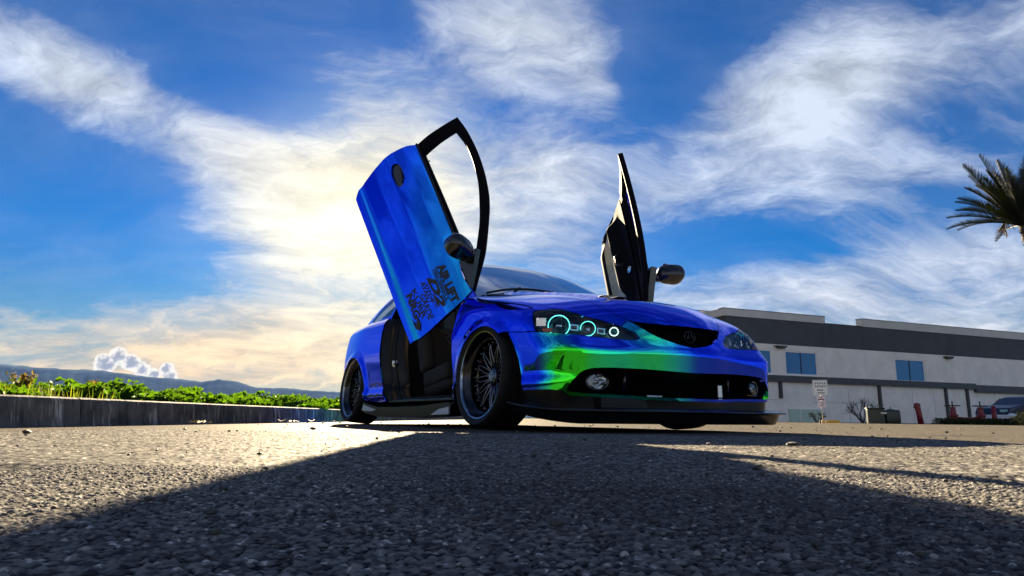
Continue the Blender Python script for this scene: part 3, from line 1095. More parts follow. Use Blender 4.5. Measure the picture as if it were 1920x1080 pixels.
HOODP = Proj(d=(-.62, 0, -.78))
hf, _ = NOSE.hit(np.array(radial([(0.000, 0.587), (-0.054, 0.585), (-0.199, 0.585), (-0.326, 0.588), (-0.451, 0.593)])), lower)
hood3 = [tuple(p) for p in hf] + HOODL[1:] + on_top([(.45, -.53), (.2, -.60), (-.05, -.655), (-.30, -.70), (-.38, -.66), (-.415, -.45), (-.43, -.2), (-.435, 0)])
hood3 = hood3 + [(x, -y, z) for x, y, z in hood3[::-1][1:-1]]
panel('hood', hood3, HOODP, WRAP, CAR, res=.026, thick=.02, bow=hood_bow)

# grille opening: dark backing with bars and emblem
gb = [(-0.451, 0.587), (-0.411, 0.567), (-0.357, 0.541), (-0.294, 0.515), (-0.223, 0.496), (-0.139, 0.478), (-0.047, 0.467), (0, .462)]
gt = [(0, .592), (-.2, .592), (-.36, .588), (-.455, .584)]
gl = gb + [(-p, z) for p, z in gb[::-1][1:]] + [(-p, z) for p, z in gt[::-1]] + gt[1:]
grille = panel('grille', radial(gl), NOSE, DEEP, CAR, res=.04, chart=True, off=-.055, thick=.01, gap=-.02)
# emblem: a ring with two converging arms
em, _ = NOSE.hit(np.array(radial([(0, .528)])), lower)
mb = MB()
ex = em[0][0] - .012
ring = [(ex, .041 * math.cos(a), .527 + .033 * math.sin(a)) for a in np.linspace(0, 2 * PI, 33)]
mb.tube(ring, .0034, 6, False)
for sg in (-1, 1):
    mb.tube([(ex + .002, sg * .006, .557), (ex + .004, sg * .017, .525), (ex + .002, sg * .026, .503)], [.0035, .0055, .0035], 6)
mb.tube([(ex + .002, -.016, .522), (ex + .002, .016, .522)], .003, 6)
mb.build('emblem', GUN, grille, True)

# lower valance, intake back, lip
val = [(0, .09), (-.5, .09), (-.85, .095), (-1.19, .10), (-1.17, .214), (-.95, .215), (-.885, .208), (-.85, .183), (-.538, .175), (0, .168)]
val = val + [(-p, z) for p, z in val[::-1][1:-1]]
panel('lower_valance', radial(val), NOSE, JAMB, CAR, res=.04, chart=True, off=-.012, thick=.02)
ib_ = [(0, .16), (-.87, .17), (-.90, .24), (-.82, .33), (-.72, .35), (0, .35)]
ib_ = ib_ + [(-p, z) for p, z in ib_[::-1][1:-1]]
intk = panel('intake_recess', radial(ib_), NOSE, DEEP, CAR, res=.05, chart=True, off=-.10, thick=.02)
for sg in (-1, 1):
    pts = [(sg * .52, .20), (sg * .50, .325)]
    P, _ = NOSE.hit(np.array(radial(pts)), lower); P = P - grad(lower, P) * .06
    MB().tube(P, .008, 6).build('intake_strut', BLACK, intk, True)
mb = MB(); mb.box((.74, .36, .235), (.02, .035, .08), (0, 0, -.2), .006); mb.build('cooler_end_tank', SILVER, intk)
mb = MB(); mb.box((.785, -.20, .193), (.012, .12, .008), (0, 0, .1), .002); mb.build('cooler_fin', SILVER, intk)

# front lip: blade swept round the nose
prof = [(-.05, .126), (.000, .124), (.080, .119), (.106, .112), (.108, .105), (.065, .097), (.046, .054), (.036, .041), (-.06, .044)]
V = []; Fc = []; n = 64
for i in range(n + 1):
    ph = -1.22 + 2.44 * i / n
    P, _ = NOSE.hit(np.array(radial([(ph, .21)])), lower)
    dirv = np.array([math.cos(ph), math.sin(ph), 0])
    e = max(0, (abs(ph) - .80) / .42)
    for (o_, z_) in prof:
        zz = z_ + .05 * e ** 1.5 + (.012 * e if z_ < .1 else 0) - (.01 * e if z_ > .1 else 0)
        p = P[0] + dirv * (o_ * (1 - .35 * e))
        V.append((p[0], p[1], zz))
m = len(prof)
for i in range(n):
    for j in range(m):
        a, b = i * m + j, i * m + (j + 1) % m
        Fc.append((a, a + m, b + m, b))
Fc.append(tuple(range(m))); Fc.append(tuple(range(n * m + m - 1, n * m - 1, -1)))
lip = mesh_np('front_lip', V, Fc, LIPM, CAR, smooth=True)
lip.data.set_sharp_from_angle(angle=rad(35))

# fog lamps
for sg in (-1, 1):
    c = Vector((.79, sg * .60, .258)); d = Vector((.93, sg * .32, .05)).normalized()
    mtx = Matrix.Translation(c) @ d.to_track_quat('Z', 'Y').to_matrix().to_4x4() @ Matrix.Diagonal((1.12, .80, 1, 1))
    mb = MB(); mb.lathe([(.052, -.03), (.060, .0), (.056, .006), (.050, .004), (.046, -.004)], 32, mtx)
    fog = mb.build('fog_lamp', BLACK, CAR, True, 40)
    mb = MB(); mb.lathe([(.047, .0), (.040, -.02), (.024, -.034), (.001, -.036)], 32, mtx); mb.build('reflector', CHROME, fog, True)
    mb = MB(); mb.lathe([(.016, -.036), (.016, -.012), (.010, -.006), (.001, -.004)], 20, mtx); mb.build('bulb', SILVER, fog, True, 40)
    mb = MB(); mb.lathe([(.050, .002), (.036, .008), (.018, .011), (.001, .012)], 32, mtx); mb.build('lens', LENS, fog, True)

# headlights
HPJ = Proj(d=(-.62, .72, -.30))
CAMW = Vector((.78, -.60, .10)).normalized()


def head_lamp(sg):
    mir = sg > 0  # far lamp: silver housing and bright chrome imitate the reflection on its lens
    house = panel('headlight', spline(HEAD[3:11], .02)[:-1] + spline(HEAD[10:] + HEAD[:1], .02)[:-1] + spline(HEAD[:4], .02)[:-1], HPJ, LAMPBOX if not mir else SILVER, CAR, res=.025, thick=.05, off=-.045, mirror=mir)
    panel('lens', spline(HEAD[3:11], .02)[:-1] + spline(HEAD[10:] + HEAD[:1], .02)[:-1] + spline(HEAD[:4], .02)[:-1], HPJ, LENS, house, res=.02, thick=.004, off=-.002, mirror=mir)

    def at(p, inset_):
        P = np.array([p]); P = P - grad(lower, P) * inset_
        return Vector((P[0][0], P[0][1] * (-1 if mir else 1), P[0][2]))
    d = Vector((CAMW.x, CAMW.y * (-1 if mir else 1), CAMW.z))
    specs = [((0.675, -0.762, 0.577), .060, HALO, .034), ((0.726, -0.592, 0.564), .042, HALO, .030), ((0.764, -0.449, 0.547), .024, HALOW, .022)]
    for i, (p, r, hm, ins) in enumerate(specs):
        c = at(p, ins)
        mtx = Matrix.Translation(c) @ d.to_track_quat('Z', 'Y').to_matrix().to_4x4()
        mb = MB(); mb.lathe([(r * 1.0, .004), (r * .93, -.006), (r * .78, -.022), (r * .45, -.034), (.001, -.036)], 36, mtx)
        mb.build('reflector', TEAL if not mir else CHROME, house, True)
        if i < 2:
            mb = MB(); mb.lathe([(r * .60, -.03), (r * .60, -.006), (r * .55, -.002), (r * .50, -.006), (r * .50, -.02)], 32, mtx); mb.build('projector_shroud', BLACK, house, True, 40)
            mb = MB(); mb.lathe([(r * .50, -.014), (r * .42, -.002), (r * .28, .006), (r * .12, .010), (.0005, .011)], 32, mtx); mb.build('projector_lens', LENS, house, True)
            mb = MB(); mb.box(mtx @ Vector((0, -r * .1, -.016)), (r * .5, r * .5, .004), mtx.to_3x3().to_4x4()); mb.build('shutter', CHROME, house)
        # beaded ring of light, left unlit in the far lamp
        mb = MB(); nb = 44 if i == 0 else (34 if i == 1 else 14)
        for k in range(nb):
            a = 2 * PI * k / nb
            q = mtx @ Vector((r * .965 * math.cos(a), r * .965 * math.sin(a), .004))
            bmesh.ops.create_icosphere(mb.bm, subdivisions=1, radius=2 * PI * r / nb * .43, matrix=Matrix.Translation(q))
        mb.build('halo_ring', hm if not mir else SPOKEM, house, True)
    # bezel bridges between the projectors
    for (pa, pb) in ((specs[0][0], specs[1][0]), (specs[1][0], specs[2][0])):
        a = at(pa, .036); b = at(pb, .034)
        c = a.lerp(b, .53); dv = (b - a).normalized()
        rot = Matrix((dv, d.cross(dv), d)).transposed().to_4x4()
        mb = MB(); mb.box(c, ((b - a).length * .34, .045, .012), rot, .005); mb.build('bezel', TEAL if not mir else CHROME, house)
        mb = MB(); mb.box(c + d * .007, ((b - a).length * .20, .022, .006), rot, .002); mb.build('bezel_insert', BLACK, house)
    c = at((0.640, -0.821, 0.536), .016)
    mb = MB(); mb.box(c, (.006, .05, .022), Matrix.Rotation(-sg * rad(-28) + (PI if sg > 0 else 0), 4, 'Z'), .004); mb.build('turn_signal', AMBER, house)
    c = at((0.586, -0.828, 0.591), .02)
    mb = MB(); mb.box(c, (.006, .055, .05), Matrix.Rotation(-sg * rad(-32), 4, 'Z'), .004); mb.build('side_reflector', CHROME, house)


head_lamp(-1)
head_lamp(1)

# --- greenhouse
WS = Proj(d=(-.75, 0, -.66))


def up_top(xy):
    return on_top(xy, upper)


ws_n = [(-.405, 0), (-.405, -.25), (-.41, -.45), (-.43, -.60), (-.46, -.672), (-.62, -.648), (-.80, -.608), (-.98, -.556), (-1.10, -.505), (-1.125, -.40), (-1.14, -.2), (-1.145, 0)]
ws = ws_n + [(x, -y) for x, y in ws_n[::-1][1:-1]]
panel('windshield', up_top(ws), WS, WINDSCREEN, CAR, field=upper, res=.035, thick=.006)
roof_n = [(-1.145, 0), (-1.14, -.2), (-1.125, -.40), (-1.10, -.505), (-1.35, -.475), (-1.7, -.462), (-2.05, -.475), (-2.20, -.48), (-2.24, -.25), (-2.25, 0)]
roof = roof_n + [(x, -y) for x, y in roof_n[::-1][1:-1]]
panel('roof', up_top(roof), Proj(d=(0, 0, -1)), WRAP, CAR, field=upper, res=.04, thick=.03, back=True)
hg_n = [(-2.25, 0), (-2.24, -.25), (-2.20, -.48), (-2.6, -.53), (-3.0, -.56), (-3.12, -.45), (-3.15, -.2), (-3.16, 0)]
hg = hg_n + [(x, -y) for x, y in hg_n[::-1][1:-1]]
panel('hatch_glass', up_top(hg), Proj(d=(.3, 0, -.95)), SMOKE, CAR, field=upper, res=.05, thick=.006)
DOOR_TOP = [(-.484, .80), (-.559, .856), (-.715, .973), (-.935, 1.083), (-1.097, 1.147), (-1.279, 1.187), (-1.507, 1.210), (-1.73, 1.207), (-1.90, 1.185)]
dt3 = on_side(DOOR_TOP, upper)
rail = up_top([(-.462, -.674), (-.62, -.650), (-.80, -.610), (-.98, -.558), (-1.10, -.507), (-1.35, -.477), (-1.7, -.464), (-2.05, -.477), (-2.2, -.482)]) + [dt3[-1]] + dt3[::-1][1:] + [(-.47, -.755, .80)]
panel('roof_rail', rail, Proj(d=(-.25, .7, -.67)), WRAP, CAR, field=upper, res=.03, thick=.02, both=True, gap=.001)
# rear pillar with the quarter window cut out
cp_ = on_side([(-1.90, 1.185), (-1.93, 1.05), (-1.95, .93)], upper)
cpil = up_top([(-2.2, -.484), (-2.6, -.532), (-3.0, -.562), (-3.2, -.56)]) + on_side([(-3.15, .90), (-2.7, .90), (-2.3, .89), (-1.955, .89)], upper) + cp_[::-1]
CP = Proj(d=(.15, .85, -.5))
qw = on_side([(-2.00, .955), (-1.985, 1.06), (-2.00, 1.145), (-2.12, 1.15), (-2.35, 1.10), (-2.58, 1.02), (-2.66, .965), (-2.4, .945), (-2.15, .945)], upper)
panel('rear_pillar', cpil, CP, WRAP, CAR, field=upper, res=.03, thick=.02, holes=[spline(qw, .03, True)], both=True, gap=.001)
panel('quarter_window', spline(qw, .03, True), CP, SMOKE, CAR, field=upper, res=.05, thick=.005, off=-.004, both=True)

# --- rear quarter, rear bumper
QF = [(-1.963, .905), (-1.945, .85), (-1.925, .79), (-1.905, .72), (-1.88, .64), (-1.855, .552), (-1.825, .446), (-1.79, .34), (-1.73, .25), (-1.68, .185)]
q3 = on_side(QF)
arcr = arc_pts(1, 8, 176, 44)
qp = spline(q3, .02) + on_side([(-1.80, .178), (-2.05, .195), (-2.15, .20), (-2.186, .22)]) + on_side(arcr) + on_side([(-2.925, .18), (-3.10, .20)])
qp += [(-3.30, -.70, .22), (-3.36, -.66, .40), (-3.36, -.64, .60), (-3.30, -.64, .80)]
qp += on_top([(-3.20, -.66), (-3.0, -.70), (-2.6, -.72), (-2.2, -.735), (-2.0, -.74)])
panel('quarter_panel', qp, Proj(d=(.45, .82, -.35)), WRAP, CAR, res=.03, both=True)
rb = [(-3.30, .69, .22), (-3.36, .65, .40), (-3.36, .63, .60), (-3.30, .63, .80), (-3.2, .62, .9), (-3.2, -.62, .9), (-3.30, -.63, .80), (-3.36, -.63, .60), (-3.36, -.65, .40), (-3.30, -.69, .22)]
panel('rear_bumper', rb, Proj(d=(1, 0, -.12)), WRAP, CAR, res=.06)

# --- underbody, wells, interior
mb = MB(); mb.box((-1.25, 0, .15), (3.2, 1.10, .06)); mb.box((-1.1, 0, .125), (2.0, 1.5, .05)); mb.box((.55, 0, .15), (.55, 1.2, .05)); mb.box((-2.95, 0, .18), (.6, 1.2, .05)); mb.build('underbody', SATIN, CAR)
for i in (0, 1):
    for sg in (-1, 1):
        cx, cz, R = ARCH[i]
        V = []; Fc = []
        for k in range(25):
            a = rad(-12 + 204 * k / 24)
            for yy in (.845, .50):
                V.append((cx + (R + .012) * math.cos(a), sg * yy, cz + (R + .012) * math.sin(a)))
        for k in range(24):
            Fc.append((2 * k, 2 * k + 1, 2 * k + 3, 2 * k + 2))
        Fc.append(tuple(2 * k + 1 for k in range(25)))
        mesh_np('wheel_well', V, Fc, SATIN, CAR)
mb = MB(); mb.box((-.52, 0, .50), (.05, 1.52, .62)); mb.build('firewall', TRIMM, CAR)
mb = MB(); mb.box((-1.35, 0, .205), (1.7, 1.42, .02)); mb.build('cabin_floor', CARPET, CAR)
mb = MB(); mb.box((-2.35, 0, .50), (.06, 1.36, .62), (0, rad(-12), 0)); mb.box((-2.75, 0, .80), (.85, 1.2, .03)); mb.build('rear_bulkhead', CARPET, CAR)
# dashboard
mb = MB(); mb.prism([(-.50, .62), (-.50, .86), (-.62, .90), (-.85, .885), (-.95, .82), (-.93, .70), (-.82, .60), (-.60, .55)], -.70, .70, 'xz')
dash = mb.build('dashboard', TRIMM, CAR)
mb = MB(); mb.lathe([(.001, .075), (.09, .07), (.15, .045), (.17, 0)], 24, Matrix.Translation((-.72, .37, .885)) @ Matrix.Diagonal((1.0, 1.15, 1, 1))); mb.build('instrument_hood', TRIMM, dash, True)
mb = MB()
ctr = Vector((-.98, .37, .80)); ax = Vector((-.9, 0, .42)).normalized(); q = ax.to_track_quat('Z', 'Y').to_matrix().to_4x4()
ring = [Matrix.Translation(ctr) @ q @ Vector((.18 * math.cos(a), .18 * math.sin(a), 0)) for a in np.linspace(0, 2 * PI, 37)]
mb.tube(ring, .015, 8, False)
for a in (0.2, PI - .2, -PI / 2):
    mb.tube([ctr, Matrix.Translation(ctr) @ q @ Vector((.17 * math.cos(a), .17 * math.sin(a), 0))], .012, 6)
mb.tube([ctr, ctr - ax * .2], .025, 8)
mb.build('steering_wheel', TRIMM, CAR, True)


def seat(y):
    mb = MB()
    mb.box((-1.30, y, .33), (.50, .46, .16), (0, rad(-8), 0), .05, 3)
    for s_ in (-1, 1): mb.box((-1.28, y + s_ * .215, .39), (.46, .07, .13), (0, rad(-8), 0), .03, 3)
    st = mb.build('seat', SEATM, CAR, True, 60)
    mb = MB(); mb.box((-1.64, y, .68), (.14, .44, .62), (0, rad(-20), 0), .05, 3)
    for s_ in (-1, 1): mb.box((-1.60, y + s_ * .20, .66), (.16, .09, .48), (0, rad(-20), 0), .035, 3)
    mb.build('backrest', SEATM, st, True, 60)
    mb = MB(); mb.box((-1.78, y, 1.03), (.09, .25, .17), (0, rad(-16), 0), .035, 3); mb.build('headrest', SEATM, st, True, 60)


seat(-.37); seat(.37)

# door jambs
for sg in (-1, 1):
    ed = spline([(p[0], p[1], p[2]) for p in q3], .03)
    offs = [(.000, .012), (.010, .030), (.050, .042), (.062, .075), (.075, .110), (.115, .125), (.14, .20)]
    V = []; Fc = []
    for p in ed:
        f = max(0, min(1, (p[2] - .18) / .25))
        for (ox, oy) in offs:
            V.append((p[0] + ox * (.6 + .4 * f), sg * -1 * (p[1] + oy), p[2] + (0 if f > .5 else .015)))
    m = len(offs)
    for i in range(len(ed) - 1):
        for j in range(m - 1):
            Fc.append((i * m + j, i * m + j + 1, (i + 1) * m + j + 1, (i + 1) * m + j))
    jamb = mesh_np('door_jamb', V, Fc, JAMB, CAR, smooth=True)
    seal = [(p[0] + .085, sg * -1 * (p[1] + .108), p[2]) for p in ed if .27 < p[2] < .9]
    MB().tube(seal + [(seal[-1][0] + .06, seal[-1][1], .225), (seal[-1][0] + .16, seal[-1][1], .205), (-.50, seal[-1][1], .212)], .008, 8).build('door_seal', SATIN, jamb, True)
    mb = MB(); c = Vector((-1.765, sg * .765, .50)); mb.box(c, (.012, .05, .06), (0, 0, sg * .5), .006)
    mb.tube([c + Vector((.01, -.016, .0)), c + Vector((.04, -.016, .0)), c + Vector((.04, .016, 0)), c + Vector((.01, .016, 0))], .006, 6)
    mb.build('striker', SILVER, jamb, True, 40)
    mb = MB(); mb.box((-1.05, sg * .785, .186), (1.28, .11, .022), None, .006); mb.build('door_sill', JAMB, CAR)
    mb = MB(); mb.box((-1.02, sg * .745, .206), (1.10, .022, .012), None, .004); mb.build('sill_plate', SILVER, CAR)
    # front post
    mb = MB(); mb.box((-.475, sg * .775, .49), (.05, .11, .62), (0, 0, 0), .01); mb.build('hinge_post', JAMB, CAR)
    mb = MB(); mb.tube([(-.47, sg * .80, .62), (-.62, sg * .86, .66), (-.70, sg * .90, .72)], .022, 8)
    mb.box((-.50, sg * .80, .60), (.10, .03, .12), (0, .3, sg * .3), .01); mb.build('door_hinge', SATIN, CAR, True, 40)
    mb = MB(); mb.tube([(-.50, sg * .73, .42), (-.66, sg * .80, .62)], .011, 8); mb.tube([(-.66, sg * .80, .62), (-.72, sg * .83, .70)], .006, 8); mb.build('gas_strut', SATIN, CAR, True)
    # side skirt with bright end fins
    sk = [(-.335, .165), (-.40, .15), (-1.0, .135), (-1.75, .14), (-2.10, .165), (-2.16, .19), (-2.14, .10), (-1.75, .062), (-1.0, .058), (-.42, .075), (-.345, .10)]
    mb = MB(); mb.prism(sk, sg * .77, sg * .905, 'xz')
    bmesh.ops.bevel(mb.bm, geom=[e for e in mb.bm.edges if abs(e.verts[0].co.y - e.verts[1].co.y) < .01 and abs(e.verts[0].co.y) > .85], offset=.012, segments=2, affect='EDGES')
    skirt = mb.build('side_skirt', JAMB, CAR, True, 35)
    for fin in ([(-1.77, .118), (-2.09, .162), (-2.135, .115), (-1.9, .105)], [(-.65, .080), (-.52, .118), (-.37, .132), (-.365, .085)]):
        mb = MB(); mb.prism(fin, sg * .906, sg * .913, 'xz'); mb.build('skirt_fin', FINM, skirt)
    # wiper and cowl
mb = MB()
cw = up_top([(-.415 - .02 * abs(i / 12) ** 2, .66 * i / 12) for i in range(-12, 13)])
mb.tube([(p[0] + .02, p[1], p[2] - .002) for p in cw], .022, 6); mb.build('cowl', SATIN, CAR, True)
for (y0, y1) in ((-.60, -.02), (-.02, .60)):
    a = up_top([(-.455, y0)])[0]; b = up_top([(-.465, y1)])[0]
    mb = MB(); pts = [(p[0] + .012, p[1], p[2] + .012) for p in up_top([(-.47 - .03 * math.sin(PI * i / 10), y0 + (y1 - y0) * i / 10) for i in range(11)])]
    mb.tube(pts, .009, 6); mb.tube([(pts[5][0], pts[5][1], pts[5][2] + .01), (a[0] + .03, y0 + .15, a[2])], .008, 6)
    mb.build('wiper', SATIN, CAR, True)

# --- wheels
def lathe_obj(name, prof, mat, parent, n=64, closed=False, angle=40):
    m = Matrix.Rotation(PI / 2, 4, 'X')     # axis z -> -y (outwards on the near side)
    mb = MB(); mb.lathe(prof, n, m, closed)
    return mb.build(name, mat, parent, True, angle)


def make_wheel():
    """rim face towards -y"""
    w = lathe_obj('wheel', [(.262, .100), (.255, .092), (.248, .075), (.222, .060), (.216, .020), (.214, -.02), (.212, -.10), (.23, -.112)], GUN, CAR)
    lathe_obj('rim_lip', [(.2635, .094), (.2690, .104), (.2660, .112), (.2590, .110), (.2540, .100), (.2560, .094)], RIMLIP, w, closed=True)
    tp = [(.262, .100), (.268, .108), (.282, .122), (.298, .126), (.308, .118), (.314, .098), (.3155, .075), (.3155, .066), (.310, .065), (.310, .058), (.316, .057), (.3165, .012), (.311, .011), (.311, .003), (.3165, .002), (.3165, -.04), (.311, -.041), (.311, -.049), (.316, -.05), (.3155, -.08), (.311, -.105), (.295, -.122), (.27, -.115), (.24, -.108)]
    lathe_obj('tyre', tp, RUBBER, w, 80)
    lathe_obj('barrel', [(.2145, .02), (.206, .012), (.205, -.11), (.0, -.112)], BLACK, w)
    lathe_obj('brake_disc', [(.16, -.045), (.16, -.06), (.07, -.06), (.07, -.045), (.16, -.045)], SPOKEM, w, 48)
    mb = MB()
    for k in range(12):
        a0 = 2 * PI * k / 12
        for s_ in (-1, 1):
            pts = []
            for f in (0, .3, .6, .85, 1.0):
                r = .042 + (.212 - .042) * f
                a = a0 + s_ * (.03 + .245 * f ** 1.15)
                h = .004 + .022 * math.sin(f * PI * .75) + .012 * f
                pts.append((r * math.cos(a), -h, r * math.sin(a)))
            mb.tube(pts, [.0075, .0062, .0052, .0052, .0066], 6)
    mb.build('spokes', SPOKEM, w, True)
    mb = MB()
    for k in range(24):
        a = 2 * PI * (k + .5) / 24
        bmesh.ops.create_icosphere(mb.bm, subdivisions=1, radius=.0042, matrix=Matrix.Translation((.2065 * math.cos(a), -.034, .2065 * math.sin(a))))
    tag(mb.build('rim_bolts', CHROME, w, True), kind='stuff')
    lathe_obj('centre_cap', [(.050, -.02), (.050, .012), (.046, .022), (.036, .026), (.034, .031), (.001, .033)], SPOKEM, w, 32)
    # raised initial on the cap
    mb = MB(); mb.tube([(.014, -.0335, .012), (-.008, -.0335, .014), (-.014, -.0335, 0), (-.006, -.0335, -.014), (.012, -.0335, -.012), (.012, -.0335, 0), (.002, -.0335, 0)], .0028, 5)
    mb.build('cap_letter', CHROME, w, True)
    return w


w0 = make_wheel()
SPOTS = [((0.0, -.772, .3165), 0, -3.5), ((-2.57, -.768, .3165), 0, -5.0), ((0.0, .772, .3165), PI, -3.5), ((-2.57, .768, .3165), PI, -5.0)]
for i, (p, rz, cam_) in enumerate(SPOTS):
    w = w0 if i == 0 else copy_tree(w0, CAR)
    w.location = p
    w.rotation_mode = 'XYZ'
    # camber: top leans in; spin gives each wheel its own angle
    w.matrix_local = Matrix.Translation(p) @ Matrix.Rotation(rz, 4, 'Z') @ Matrix.Rotation(rad(cam_), 4, 'X') @ Matrix.Rotation(rad(7 + 13 * i), 4, 'Y')

# --- doors
def gfield(off):
    return lambda x, y, z: np.abs(y) - (np.maximum(Gz(z), .4) + Gx(x) + off)


DSKIN_R = [(-1.72, .199), (-1.785, .285), (-1.822, .43), (-1.848, .60), (-1.845, .68), (-1.828, .78), (-1.79, .855)]
DSKIN = [(-.386, .215)] + [(-.70, .207), (-1.2, .201), (-1.66, .196)] + [p for p in spline(DSKIN_R, .03)] + [(-1.4, .850), (-.93, .842), (-.75, .815), (-.66, .795), (-.56, .792), (-.467, .805)] + [(-.44, .74), (-.415, .638), (-.398, .52), (-.384, .40), (-.382, .30)]
FR_OUT = [(-1.81, .835), (-1.842, .94), (-1.868, 1.07), (-1.892, 1.185)]
FR_TOP = [(-1.892, 1.185), (-1.73, 1.206), (-1.507, 1.209), (-1.279, 1.187), (-1.097, 1.147), (-.935, 1.083), (-.715, .973), (-.559, .853), (-.484, .792)]
FR_IN_T = [(-1.784, 1.135), (-1.638, 1.157), (-1.457, 1.152), (-1.263, 1.124), (-1.088, 1.074), (-.926, 1.015), (-.752, .925)]
DECALS = [('AIR LIFT', -.775, -.455, .640, .066, .9, 0), ('PERFORMANCE', -.765, -.50, .612, .021, .5, 0), ('D2', -.745, -.470, .535, .068, .9, .4),
          ('RACING SPORT', -.70, -.49, .514, .015, .3, 0), ('AVANT', -.745, -.55, .466, .050, .35, .3), ('GARDE', -.66, -.445, .424, .052, .35, .3), ('KUBR', -.735, -.49, .378, .040, .3, 0), ('NRG', -.735, -.52, .312, .064, .8, .15)]


def door_matrix(q, sg):
    a, b, c, tx, ty, tz = q
    piv = Vector((-.5, -.83, .5))
    R = Matrix.Rotation(c, 4, 'Z') @ Matrix.Rotation(b, 4, 'X') @ Matrix.Rotation(a, 4, 'Y')
    t = Vector((tx, ty, tz))
    if sg > 0:
        piv.y *= -1; t.y *= -1
        R = Matrix.Rotation(-c, 4, 'Z') @ Matrix.Rotation(-b, 4, 'X') @ Matrix.Rotation(a, 4, 'Y')
    return Matrix.Translation(piv + t) @ R @ Matrix.Translation(-piv)


def skin_side(x, y, z):
    return np.abs(y) - (Wz(z) + Wx(x))


def text_mesh(txt, bold, shear):
    cu = bpy.data.curves.new('lettering', 'FONT')
    cu.body = txt; cu.size = 1.0; cu.offset = .02 * bold / .3 if bold else 0; cu.shear = shear; cu.resolution_u = 3
    ob = bpy.data.objects.new('lettering', cu); COL.objects.link(ob)
    dg = bpy.context.evaluated_depsgraph_get(); dg.update()
    me = bpy.data.meshes.new_from_object(ob.evaluated_get(dg))
    bpy.data.objects.remove(ob); bpy.data.curves.remove(cu)
    return me


